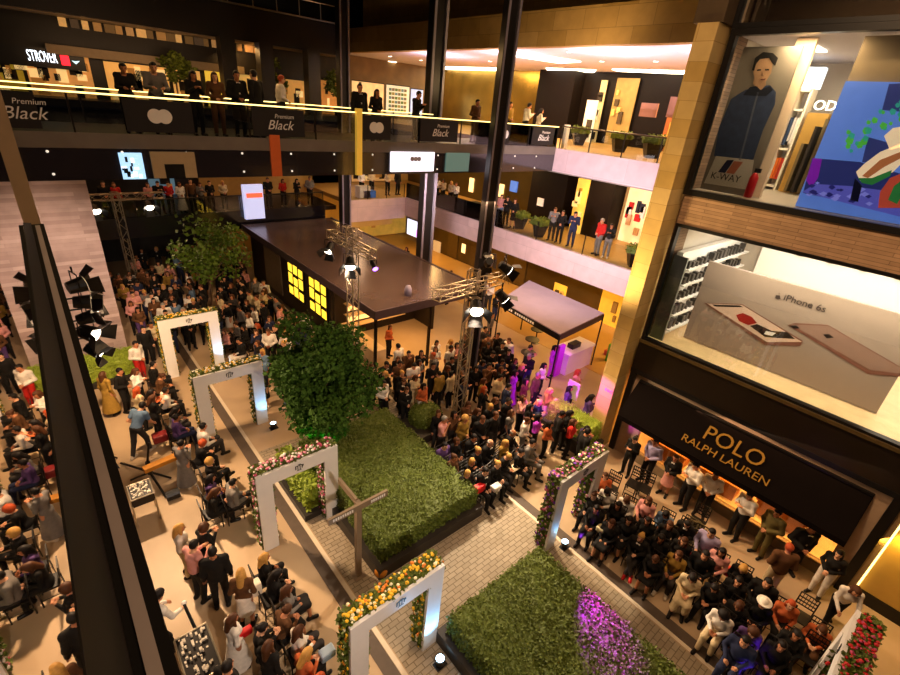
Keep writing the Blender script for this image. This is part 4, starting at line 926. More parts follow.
# ------------------------------------------------------------------ gallery shops on the right, upper and middle balcony
def panelx(X, pl, pr, pt, pb, name, label, m, cat, th=.08):
    a, b = onx(pl, (pt+pb)/2, X), onx(pr, (pt+pb)/2, X); zt = onx((pl+pr)/2, pt, X).z; zb = onx((pl+pr)/2, pb, X).z
    return tag(MB().box(X, X+th, b.y, a.y, zb, zt).build(name, m), label, cat)
PK = mat('pink_board', 'a5745c', .6, var=.06)
panelx(21.6, 640, 657, 103, 117, 'hanging_board', 'plain pinkish board hanging on the upper balcony, left of two', PK, 'board'); panelx(21.2, 668, 690, 97, 118, 'hanging_board', 'plain pinkish board hanging on the upper balcony beside the yellow pier', PK, 'board')
def goods(X, pl, pr, pt, pb, label, back, e, n, cols, seed):
    a, b = onx(pl, (pt+pb)/2, X), onx(pr, (pt+pb)/2, X); zt = onx((pl+pr)/2, pt, X).z; zb = onx((pl+pr)/2, pb, X).z
    fl = 8.95 if X > 24.5 else 4.45 if zb > 4 else .012
    if zb-fl < 1.5: zb = fl
    o = thing('shop_display', label, 'shop window', (X, (a.y+b.y)/2, zb)); rl = random.Random(seed)
    MB().box(X, X+.06, b.y, a.y, zb, zt).build('lit_back', mat('disp_'+back+str(e), back, var=.35, scale=2, emit=back, es=e), o)
    for k in range(n):
        y = rl.uniform(b.y+.1, a.y-.3); z = rl.uniform(zb+.1, max(zb+.15, zt-.8)); MB().box(X-.15, X-.02, y, y+rl.uniform(.12, .35), z, z+rl.uniform(.25, .7)).build('display_item', mat('item_'+cols[k % len(cols)], cols[k % len(cols)], .7), o)
    return o
goods(29.3, 597, 603, 80, 128, 'narrow glass fronted shop display beside the dark block on the upper balcony', 'c9b27a', .5, 6, ['2a2018', 'e8dcc0'], 1)
goods(29.3, 612, 634, 78, 132, 'gold lit shop entrance with a pale pedestal on the upper balcony', '9a7c40', .45, 5, ['d8b868', '4a3a20'], 2)
goods(29.3, 664, 690, 118, 140, 'shelf of small golden lamps beside the yellow pier on the upper balcony', '8a4a1a', .6, 12, ['ffc860', 'e0a040'], 3)
goods(28.3, 585, 596, 100, 125, 'white lit mannequin window in the dark block of the upper balcony', 'd8d0b8', .7, 4, ['1a1612', '3a3228'], 4)
goods(22.85, 574, 586, 178, 226, 'tall gold lit display with a pale statue on the middle balcony', 'c8a040', .8, 5, ['f0d890', '8a6a20'], 5)
goods(24.1, 626, 650, 187, 221, 'bright clothes shop window with red and white garments on the middle balcony', 'e8c890', .9, 9, ['c01818', 'e8e0d8', '2a2a3a', 'd8b090'], 6)
panelx(22.9, 537, 543, 198, 206, 'wall_notice', 'small white notice on the dark block of the middle balcony', WHITE, 'notice')
panelx(23.9, 510, 517, 181, 192, 'wall_picture', 'small blue lit picture on the bronze wall of the middle balcony', light_mat('pic_b', '4a70c0', .8), 'picture')
for a, b, c, d, lab in ((498, 503, 184, 197, 'small cream lit niche on the bronze wall right of the tall column'), (469, 473, 178, 192, 'small cream lit niche on the bronze wall left of the tall column')):
    panelx(23.9, a, b, c, d, 'wall_niche', lab, light_mat('niche', 'ffd890', 1.6), 'niche')
for i, (a, b, c, d) in enumerate(((461.5, 465, 244, 253), (490, 494, 255, 263), (455, 457, 237, 247), (515, 517, 259, 266))):
    panelx(22.95, a, b, c, d, 'wall_niche', 'small lit niche on the ground floor bronze wall, %s' % ('left of the tall column', 'right of the tall column', 'farthest left of four', 'above the pavilion canvas')[i], light_mat('niche', 'ffd890', 1.6), 'niche')
panelx(22.9, 433, 440, 241, 252, 'info_board', 'white board stand left of the bronze doors on the ground floor', WHITE, 'board')
for k, px in enumerate((452, 476, 500, 522)):
    q = onx(px, 255, 22.98); tag(MB().box(22.93, 23, q.y-.55, q.y+.55, .05, 2.6).build('panel_door', mat('bronze_door', '5d4a22', .35, .5, var=.15)), 'bronze panel door on the ground floor under the balcony, %s from the left' % ('first', 'second', 'third', 'fourth')[k], 'door')
goods(22.9, 553, 566, 284, 300, 'yellow lit shop entrance behind the mauve pavilion', 'd0a030', .9, 4, ['4a3a18', 'e8c060'], 12)
goods(22.9, 600, 626, 291, 314, 'wide yellow lit window at the right end under the middle balcony', 'd09a28', .7, 2, ['8a6a20'], 13)
# planters on the balconies
def planter(px, py, z, label, r=.55, g=None):
    q = onz(px, py, z); q.x = max(q.x, XB+.85); o = thing('tapered_planter', label, 'planter', q, g); rd = random.Random(int(px))
    MB().lathe([(r*.6, 0), (r, .62), (r*.9, .62)], q, 4).build('pot', BLACK, o)
    mb = MB(); mb.box(q.x-r*.68, q.x+r*.68, q.y-r*.68, q.y+r*.68, .6+q.z, .86+q.z); leaves(mb, [q+Vector((rd.uniform(-r, r)*.8, rd.uniform(-r, r)*.8, rd.uniform(.6, .95))) for _ in range(260)], .13, rd); mb.build('foliage', LEAF, o)
planter(618, 152, 8.95, 'dark tapered planter with a clipped bush on the upper balcony, left of the pair'); planter(650, 158, 8.95, 'dark tapered planter with a clipped bush on the upper balcony beside the pier')
planter(578, 145, 8.95, 'dark tapered planter at the left end of the upper balcony railing')
planter(519, 228, 4.47, 'dark tapered planter on the middle balcony, left of two by the women in black'); planter(538, 236, 4.47, 'dark tapered planter on the middle balcony left of the couple in dark clothes')
planter(626, 268, 4.47, 'grey topped tapered planter on the middle balcony beside the yellow pier', .5)
# far pale balcony furniture
for px, py, w, c, lab in ((386, 203, .9, '2f6fd0', 'blue lit cool box on the far pale balcony'), (372, 200, .8, 'd9cbb8', 'pale box stack on the far pale balcony'), (430, 218, 1.1, '1a1612', 'black bar counter on the middle balcony left of the column'), (465, 222, .9, '2a2018', 'dark armchair on the middle balcony near the column')):
    q = onz(px, py, 4.5); q.x = min(max(q.x, 15.2), 22.5)
    if px > 405: q.x = max(q.x, XB+.9)
    else: q.y = max(q.y, 27.4)
    tag(MB().box(q.x-w/2, q.x+w/2, q.y-.3, q.y+.3, 4.46, 5.2 if px != 386 else 4.9).build({386: 'cool_box', 372: 'box_stack', 430: 'bar_counter', 465: 'armchair'}[px], mat('furn_'+c, c, .6)), lab, {386: 'box', 372: 'box', 430: 'counter', 465: 'chair'}[px])
lit_bay(32.9, 4.5, 7.4, 352, 400, 'warm lit shop row behind the far pale balcony', 'b88a50', .6, 16, 21, 185)
lit_bay(33.8, 3.9, 6.4, 205, 236, 'warm lit shop window on the far dark balcony', 'c89a50', .9, 7, 22, 190)
lit_bay(33.8, 3.9, 6.4, 282, 330, 'dim lit shop row on the far dark balcony left of the column', '6a4a28', .6, 12, 23, 190)
lit_bay(33.8, 3.9, 6.2, 150, 176, 'bluish lit picture wall on the far dark balcony', '5a7a8a', .5, 8, 24, 190)
lit_bay(32.9, .1, 3.0, 360, 405, 'yellow lit ground floor front under the far pale balcony', 'b08a38', .55, 5, 25, 240)
# ------------------------------------------------------------------ people
def snet(fn, lo, hi, h):
    """surface net of fn < 0 on a regular grid"""
    lo = np.array(lo, float); n = np.ceil((np.array(hi)-lo)/h).astype(int)+1
    ax = [lo[i]+h*np.arange(n[i]) for i in range(3)]
    X, Y, Z = np.meshgrid(*ax, indexing='ij'); D = fn(np.stack([X, Y, Z], -1).reshape(-1, 3)).reshape(n)
    S = D < 0; c = [v-1 for v in n]; acc = np.zeros((*c, 3)); cnt = np.zeros(c)
    idx = np.stack(np.meshgrid(*[np.arange(v) for v in c], indexing='ij'), -1).astype(float)
    for a in range(3):
        for b1 in (0, 1):
            for b2 in (0, 1):
                o0 = [0, 0, 0]; o1 = [0, 0, 0]; oth = [k for k in range(3) if k != a]
                o0[oth[0]] = o1[oth[0]] = b1; o0[oth[1]] = o1[oth[1]] = b2; o1[a] = 1
                g = lambda A, o: A[o[0]:o[0]+c[0], o[1]:o[1]+c[1], o[2]:o[2]+c[2]]
                m = g(S, o0) != g(S, o1); d0 = g(D, o0); d1 = g(D, o1)
                t = np.where(m, d0/np.where(np.abs(d0-d1) < 1e-9, 1, d0-d1), 0)
                p = idx+np.array(o0); p[..., a] += t
                acc += np.where(m[..., None], p, 0); cnt += m
    act = cnt > 0; vid = -np.ones(c, int); vid[act] = np.arange(act.sum())
    V = (acc[act]/cnt[act][:, None])*h+lo; F = []
    for a in range(3):
        u, v = (a+1) % 3, (a+2) % 3
        sl = [slice(1, c[k]) for k in range(3)]; sl[a] = slice(0, c[a])
        s0 = [slice(1, c[k]) for k in range(3)]; s1 = list(s0); s0[a] = slice(0, c[a]); s1[a] = slice(1, c[a]+1)
        A = S[tuple(s0)]; B = S[tuple(s1)]
        for m, flip in ((A & ~B, False), (~A & B, True)):
            q = np.argwhere(m)
            if not len(q): continue
            base = q.copy()
            for k in range(3):
                if k != a: base[:, k] += 1
            def at(du, dv):
                r = base.copy(); r[:, u] -= du; r[:, v] -= dv; return vid[r[:, 0], r[:, 1], r[:, 2]]
            f = np.stack([at(1, 1), at(0, 1), at(0, 0), at(1, 0)], 1)
            F.append(f[:, ::-1] if flip else f)
    return V, np.concatenate(F)
def cone(P, a, b, ra, rb):
    a = np.array(a, float); b = np.array(b, float); ba = b-a; t = np.clip((P-a) @ ba/max(ba @ ba, 1e-9), 0, 1)
    return np.linalg.norm(P-a-t[:, None]*ba, axis=1)-(ra+(rb-ra)*t)
def elli(P, c, r):
    r = np.array(r, float); return (np.linalg.norm((P-np.array(c))/r, axis=1)-1)*r.min()
def smin(a, b, k):
    h = np.clip(.5+.5*(b-a)/k, 0, 1); return b*(1-h)+a*h-k*h*(1-h)
def union(L, k=.03):
    d = L[0]
    for e in L[1:]: d = smin(d, e, k)
    return d
ARMS = {'down': ((.05, -.03, -.29), (.06, .04, -.53)), 'front': ((.07, -.03, -.28), (-.12, .19, -.37)), 'phone': ((.05, .05, -.27), (-.09, .27, -.12)),
        'photo': ((.07, .17, -.19), (-.09, .30, .10)), 'fold': ((.07, .03, -.27), (-.22, .17, -.20)), 'lap': ((.06, .03, -.28), (-.07, .26, -.35)),
        'read': ((.06, .06, -.27), (-.09, .30, -.21)), 'rail': ((.05, .17, -.24), (-.06, .38, -.17)), 'chin': ((.03, .14, -.26), (-.12, .20, .02)), 'reach': ((.06, .18, -.22), (.0, .42, -.28))}
POSE = {  # seated?, torso lean, head tilt, right arm, left arm, leg style
    'd': (0, 0, 0, 'down', 'down', 'stand'), 'f': (0, .02, .15, 'front', 'front', 'stand'), 'p': (0, .04, .35, 'phone', 'phone', 'stand'),
    'q': (0, 0, 0, 'photo', 'photo', 'stand'), 'c': (0, 0, .05, 'fold', 'fold', 'stand'), 'r': (0, .30, .1, 'rail', 'rail', 'stand'),
    'w': (0, .35, .3, 'reach', 'reach', 'walk'), 'h': (0, 0, .1, 'chin', 'down', 'stand'), 'b': (0, .55, .3, 'reach', 'front', 'walk'),
    's': (1, .06, .1, 'lap', 'lap', 'sit'), 'z': (1, .22, .45, 'read', 'read', 'sit'), 'a': (1, .02, .05, 'lap', 'read', 'cross'), 'g': (1, .1, .1, 'chin', 'lap', 'sit')}
class Sk: pass
def skel(pose, g):
    sit, lean, tilt, ra, la, legs = POSE[pose]; s = Sk(); f = g == 'f'; s.sit = sit; s.f = f
    hz = .52 if sit else .93; s.hip = np.array((0, 0, hz)); cl, sl = math.cos(lean), math.sin(lean)
    def T(x, y, z): return np.array((x, y*cl+z*sl, hz-y*sl+z*cl))
    s.T = T; s.chest = T(0, 0, .36); s.waist = T(0, 0, .17); s.neck = T(0, -.01, .52); s.head = T(0, .03+.06*tilt, .665-.03*tilt); s.tilt = tilt+lean*.6
    sw = .165 if f else .19; s.sh = {}; s.el = {}; s.wr = {}
    for k, sg, arm in (('R', 1, ra), ('L', -1, la)):
        e, w_ = ARMS[arm]; s.sh[k] = T(sg*sw, -.01, .47)
        s.el[k] = T(sg*(sw+e[0]), -.01+e[1], .47+e[2]); s.wr[k] = T(sg*(sw+w_[0]), -.01+w_[1], .47+w_[2])
    s.hp = {}; s.kn = {}; s.an = {}; s.to = {}
    for k, sg in (('R', 1), ('L', -1)):
        s.hp[k] = np.array((sg*.09, 0, hz-.01))
        if legs == 'stand': s.kn[k] = np.array((sg*.105, .03, .51)); s.an[k] = np.array((sg*.11, -.02, .09)); s.to[k] = np.array((sg*.14, .13, .035))
        elif legs == 'walk':
            d = .22*sg; s.kn[k] = np.array((sg*.1, d*.55+.04, .51)); s.an[k] = np.array((sg*.1, d-.02, .09)); s.to[k] = np.array((sg*.12, d+.13, .035))
        elif legs == 'sit': s.kn[k] = np.array((sg*.11, .44, .52)); s.an[k] = np.array((sg*.12, .42+.05*sg, .09)); s.to[k] = np.array((sg*.14, .57+.05*sg, .035))
        else:
            s.kn[k] = np.array((sg*.05-.02, .44, .53+(.1 if sg > 0 else 0))); s.an[k] = np.array((-.16, .56, .28)) if sg > 0 else np.array((.0, .42, .09)); s.to[k] = np.array((-.2, .70, .22)) if sg > 0 else np.array((.0, .57, .035))
    return s
def torso(P, s, e=0.):
    f = s.f; T = s.T
    L = [elli(P, T(0, -.01, .03), ((.165 if f else .16)+e, .115+e, .14+e)), cone(P, s.waist, s.chest, (.108 if f else .13)+e, (.125 if f else .14)+e),
         elli(P, s.chest, ((.15 if f else .175)+e, .115+e, .17+e)), cone(P, s.sh['L'], s.sh['R'], .06+e, .06+e)]
    if f: L += [elli(P, T(.065, .09, .33), (.06+e, .055+e, .06+e)), elli(P, T(-.065, .09, .33), (.06+e, .055+e, .06+e))]
    return L
def limb(P, s, k, e=0., upto=1.):
    ls = .88 if s.f else 1.; L = [cone(P, s.sh[k], s.el[k], .052*ls+e, .041*ls+e)] if upto >= .5 else [cone(P, s.sh[k], s.sh[k]+(s.el[k]-s.sh[k])*.6, .055*ls+e, .05*ls+e)]
    if upto >= 1: L.append(cone(P, s.el[k], s.wr[k], .040*ls+e, .028*ls+e))
    return L
def leg(P, s, k, e=0.):
    return [cone(P, s.hp[k], s.kn[k], .088+e, .056+e), cone(P, s.kn[k], s.an[k], .056+e, .038+e)]
def bounds(s, m=.2):
    A = np.array([s.head, s.neck, s.chest, s.hip]+[d[k] for d in (s.sh, s.el, s.wr, s.kn, s.an, s.to) for k in 'RL']); return A.min(0)-m, A.max(0)+m
PM = {}
def to_mesh(name, V, F, mats, mi=None):
    me = bpy.data.meshes.new(name); me.from_pydata(V.tolist() if hasattr(V, 'tolist') else V, [], F.tolist() if hasattr(F, 'tolist') else F)
    for m in mats: me.materials.append(m)
    if mi is not None: me.polygons.foreach_set('material_index', mi)
    me.polygons.foreach_set('use_smooth', [True]*len(me.polygons)); me.update(); return me
SKIN = objcol('skin', .55, .06); CLOTH = objcol('cloth', .85, .14, 14); HAIR = objcol('hair', .6, .2, 30); SHOE = objcol('shoe_leather', .4, .05)
FACE = mat('face_feature', '20140f', .5, var=0); LIP = mat('lip', '8a4038', .5, var=0)
def body_mesh(pose, g):
    k = ('body', pose, g)
    if k in PM: return PM[k]
    s = skel(pose, g); lo, hi = bounds(s); hd = s.head; tl = s.tilt; ct, st = math.cos(tl), math.sin(tl)
    Hh = lambda x, y, z: hd+np.array((x, y*ct+z*st, -y*st+z*ct)); s.Hh = Hh
    def fn(P):
        L = torso(P, s)
        for a in 'RL':
            L += limb(P, s, a)+leg(P, s, a); d = s.wr[a]-s.el[a]; d = d/np.linalg.norm(d); L.append(elli(P, s.wr[a]+d*.05, (.036, .036, .036)))
            L.append(cone(P, s.an[a]-np.array((0, .04, .05)), s.to[a], .036, .03))
        L.append(cone(P, s.neck, hd-np.array((0, .01, .06)), .056, .05)); d = union(L, .035)
        h = union([elli(P, Hh(0, 0, .02), (.074, .093, .098)), elli(P, Hh(0, .03, -.055), (.055, .062, .062)), cone(P, Hh(0, .09, .01), Hh(0, .108, -.02), .012, .018), elli(P, Hh(.077, 0, -.005), (.014, .024, .032)), elli(P, Hh(-.077, 0, -.005), (.014, .024, .032))], .018)
        return smin(d, h, .02)
    V, F = snet(fn, lo, hi, .0175); mb = MB(); mb.v = V.tolist(); mb.f = [tuple(q) for q in F.tolist()]; mb.mi = [0]*len(mb.f)
    for a, sg in (('R', 1), ('L', -1)):   # five fingers, unequal and curled, thumb leaving the side of the palm
        d = Vector(s.wr[a]-s.el[a]).normalized(); side = d.cross(Vector((0, 0, 1)));
        if side.length < .1: side = Vector((1, 0, 0))
        side.normalize(); curl = side.cross(d)*-1; pc = Vector(s.wr[a])+d*.06
        for i, (o_, ln) in enumerate(((-.027, .062), (-.009, .074), (.009, .07), (.026, .056))):
            p0 = pc+side*o_+d*.015; p1 = p0+d*ln*.55+curl*.008; p2 = p1+d*ln*.35+curl*.026
            mb.tube(p0, p1, .0105, .0095, 5); mb.tube(p1, p2, .0095, .007, 5)
        p0 = pc-d*.03-side*.03*sg; p1 = p0+d*.035-side*.02*sg+curl*.008; mb.tube(p0, p1, .012, .010, 5); mb.tube(p1, p1+d*.03+curl*.008, .010, .008, 5)
    n0 = len(mb.f)
    for sg in (1, -1): mb.ball(Hh(.032*sg, .083, .02), .012, 6, 4)
    n1 = len(mb.f); mb.ball(Hh(0, .088, -.062), .02, 6, 4, (1, .5, .35))
    mi = [0]*n0+[1]*(n1-n0)+[2]*(len(mb.f)-n1)
    PM[k] = to_mesh('body', mb.v, mb.f, [SKIN, FACE, LIP], mi); return PM[k]
def top_mesh(pose, g, kind):
    k = ('top', pose, g, kind)
    if k in PM: return PM[k]
    s = skel(pose, g); lo, hi = bounds(s); e = {'j': .024, 't': .013, 's': .013}[kind]; nn = s.T(0, 0, 1)-s.T(0, 0, 0)
    def fn(P):
        L = torso(P, s, e)
        for a in 'RL': L += limb(P, s, a, e, 1. if kind != 's' else .4)
        d = union(L, .04); d = np.maximum(d, -cone(P, s.T(0, .012, .50), s.T(0, .02, .75), .066, .09))
        z0 = -.13 if kind == 'j' and not s.sit else -.07
        return np.maximum(d, -((P-s.T(0, 0, z0)) @ nn))
    V, F = snet(fn, lo, hi, .021); PM[k] = to_mesh('jacket' if kind == 'j' else 'shirt', V, F, [CLOTH]); return PM[k]
def bot_mesh(pose, g, kind):
    k = ('bot', pose, g, kind)
    if k in PM: return PM[k]
    s = skel(pose, g); lo, hi = bounds(s)
    def fn(P):
        L = [elli(P, s.T(0, -.01, .02), (.172, .128, .15))]
        if kind == 'P':
            for a in 'RL': L += [cone(P, s.hp[a], s.kn[a], .1, .074), cone(P, s.kn[a], s.an[a], .074, .056)]
            d = union(L, .03); return np.maximum(d, np.maximum(np.where(P[:, 1] < .17, (P-s.T(0, 0, .14)) @ (s.T(0, 0, 1)-s.T(0, 0, 0)), -9), .075-P[:, 2]))
        kz = .18 if kind == 'G' else .46
        if s.sit:
            for a in 'RL':
                L.append(cone(P, s.hp[a], s.kn[a], .11, .085))
                if kind == 'G': L.append(cone(P, s.kn[a], s.an[a], .085, .09))
            L.append(cone(P, s.hip+np.array((0, .1, 0)), (s.kn['R']+s.kn['L'])/2, .11, .08))
        else: L.append(cone(P, (0, 0, .9), (0, .0, kz-.1), .15, .2 if kind == 'S' else .3)); L.append(elli(P, (0, 0, kz), (.18, .15, .2)))
        d = union(L, .05); return np.maximum(d, np.maximum(np.where(P[:, 1] < (.17 if s.sit else 9), (P-s.T(0, 0, .15)) @ (s.T(0, 0, 1)-s.T(0, 0, 0)), -9), (kz if not s.sit else (.2 if kind == 'G' else .3))-P[:, 2]))
    V, F = snet(fn, lo-.12, hi+.12, .023); PM[k] = to_mesh({'P': 'trousers', 'S': 'skirt', 'G': 'long_skirt'}[kind], V, F, [CLOTH]); return PM[k]
def hair_mesh(pose, g, kind):
    k = ('hair', pose, g, kind)
    if k in PM: return PM[k]
    s = skel(pose, g); hd = s.head; tl = s.tilt; ct, st = math.cos(tl), math.sin(tl)
    def fn(P):
        q = P-hd; y = q[:, 1]*ct-q[:, 2]*st; z = q[:, 1]*st+q[:, 2]*ct; Q = np.stack([q[:, 0], y, z], 1)
        if kind == 'h':
            return np.minimum(np.maximum(elli(Q, (0, -.005, .04), (.092, .112, .108)), .045-z), np.maximum(np.hypot(q[:, 0], y)-.16, np.abs(z-.05)-.014))
        d = elli(Q, (0, -.008, .03), (.088, .105, .104)); big = kind == 'c'
        if big: d = elli(Q, (0, -.03, .02), (.125, .13, .135))
        front = np.maximum(y-.045, z-.07) if kind != 'b' else np.maximum(y-.2, z-.3)
        d = np.maximum(d, -np.maximum(.03-y, z-.065)); d = np.maximum(d, -.075-z if kind in 's' else -.2-z)
        if kind == 's': d = np.maximum(d, -np.maximum(-.02-y*0+.0-np.abs(q[:, 0])*0-(-z-.02)*0, z+.03)*1.0 if False else d)
        if kind in 'lp': d = smin(d, cone(Q, (0, -.07, .0), (0, -.095, -.22), .085, .07), .03) if kind == 'l' else smin(smin(d, cone(Q, (.06, -.03, -.02), (.075, -.02, -.2), .04, .03), .02), cone(Q, (-.06, -.03, -.02), (-.075, -.02, -.2), .04, .03), .02)
        if kind == 'l': d = smin(d, smin(cone(Q, (.065, -.01, 0), (.085, .02, -.19), .035, .03), cone(Q, (-.065, -.01, 0), (-.085, .02, -.19), .035, .03), .01), .02)
        if kind == 'n': d = smin(d, elli(Q, (0, -.115, .05), (.05, .045, .05)), .01)
        if kind == 'f': d = np.maximum(d, z-.06)
        return d
    V, F = snet(fn, hd-np.array((.22, .3, .36)), hd+np.array((.22, .24, .24)), .013 if kind != 'h' else .012)
    PM[k] = to_mesh('hat' if kind == 'h' else 'hair', V, F, [CLOTH if kind == 'h' else HAIR]); return PM[k]
def shoe_mesh(pose, g, a):
    k = ('shoe', pose, g, a)
    if k in PM: return PM[k]
    s = skel(pose, g); an, to = s.an[a], s.to[a]
    hl = an+np.array((0, -.05, -.05)); fn = lambda P: np.maximum(union([cone(P, hl, to, .05, .045), cone(P, hl+np.array((0, .02, .0)), an+np.array((0, 0, .02)), .05, .05)], .02), -(P[:, 2]-(min(hl[2], to[2])-.035)))
    V, F = snet(fn, np.minimum(hl, to)-.1, np.maximum(an, to)+.1, .018); PM[k] = to_mesh('shoe', V, F, [SHOE]); return PM[k]
def shirtfront(pose, g):
    k = ('front', pose, g)
    if k in PM: return PM[k]
    s = skel(pose, g); T = s.T; mb = MB(); mb.prism([T(-.055, .105, .5), T(.055, .105, .5), T(.012, .152, .2), T(-.012, .152, .2)], tuple(T(0, .012, 0)-T(0, 0, 0)))
    PM[k] = to_mesh('shirt_front', mb.v, mb.f, [CLOTH]); return PM[k]
CW = {'k': ('black', '15120f'), 'w': ('white', 'dcd3c6'), 'n': ('navy', '222842'), 'g': ('grey', '6e6862'), 'b': ('blue', '5f7690'), 'r': ('red', 'b02018'), 'o': ('orange', 'b85c30'), 'p': ('pink', 'cf8f86'), 'u': ('purple', '543a6a'),
      'y': ('mustard', '96742f'), 'e': ('cream', 'c9b48c'), 't': ('brown', '5a3a20'), 'v': ('olive', '5a4f28'), 'm': ('magenta-lit', 'b23ac0'), 'l': ('lilac', '9a8fb0'), 'i': ('charcoal', '332e2b')}  # magenta entry puts the coloured spotlight into the cloth colour
HW = {'d': ('dark-haired', '150e0a'), 'b': ('brown-haired', '4a2a14'), 'l': ('blonde', 'b98a44'), 'g': ('grey-haired', '8d867c'), 'r': ('red-haired', 'a8441c')}
TW = {'j': 'jacket', 't': 'top', 's': 'short-sleeved top'}; BW = {'P': 'trousers', 'S': 'skirt', 'G': 'long skirt'}
SKT = ['c98f6a', 'b97c58', 'd7a27e', 'a86d4a']
PEOPLE = []; POSN = []; prnd = random.Random(21)
FD = {'N': 0, 'E': -90, 'S': 180, 'W': 90, 'SE': -135, 'SW': 135, 'NE': -45, 'NW': 45}
def part(name, me, root, col):
    o = bpy.data.objects.new(name, me); COL.objects.link(o); o.parent = root; o.color = (*s2l(col), 1); return o
def person(pos, face, pose, g, top, bot, hair, where, hairkind=None, group=None, sc=None, extra=''):
    r = bpy.data.objects.new('person', None); COL.objects.link(r); r.location = pos; r.empty_display_size = .2
    a = FD[face] if isinstance(face, str) else face; r.rotation_euler = (0, 0, math.radians(a+prnd.uniform(-9, 9)))
    s = sc or ((.95 if g == 'f' else 1.02)*prnd.uniform(.97, 1.03)); r.scale = (s, s, s)
    part('body', body_mesh(pose, g), r, SKT[prnd.randrange(4)])
    hk = hairkind or ('s' if g == 'm' else prnd.choice('lllpn')); 
    part('hat' if hk == 'h' else 'hair', hair_mesh(pose, g, hk), r, 'e8e0d0' if hk == 'h' else HW[hair][1])
    part('jacket' if top[0] == 'j' else 'shirt', top_mesh(pose, g, top[0]), r, CW[top[1]][1])
    if top[0] == 'j' and top[1] in 'knig': part('shirt_front', shirtfront(pose, g), r, 'e0d8cc' if prnd.random() < .75 else 'b8a890')
    part({'P': 'trousers', 'S': 'skirt', 'G': 'long_skirt'}[bot[0]], bot_mesh(pose, g, bot[0]), r, CW[bot[1]][1])
    sh = '14100d' if prnd.random() < .85 else 'c8b8a0'
    for k in 'RL': part('shoe', shoe_mesh(pose, g, k), r, 'b01818' if extra == 'redshoes' else sh)
    sit = POSE[pose][0]; ps = 'seated' if sit else {'r': 'leaning', 'w': 'bending', 'b': 'bending'}.get(pose, 'standing')
    who = ('man' if g == 'm' else 'woman'); hw = 'white-hatted' if hk == 'h' else HW[hair][0]
    if bot[0] == 'G' and bot[1] == top[1]: dress = 'long %s dress' % CW[top[1]][0]
    elif bot[0] == 'S' and bot[1] == top[1]: dress = '%s dress' % CW[top[1]][0]
    elif bot[1] == top[1] and top[0] == 'j': dress = '%s suit' % CW[top[1]][0]
    else: dress = '%s %s, %s %s' % (CW[top[1]][0], TW[top[0]], CW[bot[1]][0], BW[bot[0]])
    r['category'] = 'person'; r['label'] = '%s %s %s, %s' % (ps, hw, who, dress); r['_w'] = where
    if group: r['group'] = group
    r['_s'] = sit; PEOPLE.append(r); POSN.append((pos[0], pos[1], pos[2])); return r
# ------------------------------------------------------------------ slatted chairs
CHW = mat('chair_black', '17120e', .4, var=.08)
def _chair():
    o = thing('slatted_chair', 'x', 'chair')
    MB().box(-.2, .2, -.2, .2, .43, .47).build('seat', CHW, o)
    for sx in (-1, 1):
        MB().tube((sx*.18, .18, 0), (sx*.18, .18, .45), .014, .016, 6).build('leg', CHW, o); MB().tube((sx*.18, -.22, 0), (sx*.18, -.2, .45), .014, .016, 6).build('leg', CHW, o)
    mb = MB()
    for sx in (-1, 1): mb.tube((sx*.18, -.2, .45), (sx*.18, -.25, .93), .016, .014, 6)
    for z in (.60, .70, .80, .92): y = -.2-.05*(z-.45)/.48; mb.box(-.18, .18, y-.01, y+.01, z-.014, z+.014)
    for k in range(5): x = -.12+k*.06; mb.tube((x, -.215, .60), (x, -.24, .92), .007, .007, 5)
    mb.build('backrest', CHW, o); mb = MB()
    for sx in (-1, 1): mb.tube((sx*.18, .18, .2), (sx*.18, -.21, .2), .008, .008, 5)
    mb.tube((-.18, .18, .26), (.18, .18, .26), .008, .008, 5); mb.build('stretcher', CHW, o); return o
CH0 = _chair(); CHAIRS = []
def chair(x, y, face, row):
    a = math.radians(FD[face] if isinstance(face, str) else face)
    if not CHAIRS: r = CH0; r.location = (x, y, 0); r.rotation_euler = (0, 0, a)
    else: r = dup(CH0, (x, y, 0), a)
    r['_w'] = row; CHAIRS.append(r); return r
SEATED = {}
def crowd(spec, where, z=0., row=None, Y=None, X=None):
    for line in spec.strip().splitlines():
        t = line.split(); px, py = (float(v) for v in t[0].split(',')); pose, g = t[1], t[2]; sit = POSE[pose][0]
        hz = z+(1.2 if sit else 1.60)
        p = ony(px, py, Y) if Y else onx(px, py, X) if X else onz(px, py, hz)
        top, bot, hair, face = t[3], t[4], t[5], t[6]; hk = None; ex = ''
        if len(hair) > 1: hk = hair[1]; hair = hair[0]
        if len(t) > 7: ex = t[7]
        f = FD[face] if face in FD else float(face); fr = math.radians(f); fw = Vector((-math.sin(fr), math.cos(fr), 0))
        off = POSE[pose][1]*.62+.03; p = Vector((p.x, p.y, z))-fw*off
        person(p, f, pose, g, top, bot, hair, where, hk, extra=ex)
        if sit: SEATED[PEOPLE[-1].name] = chair(p.x, p.y, f, row or where)
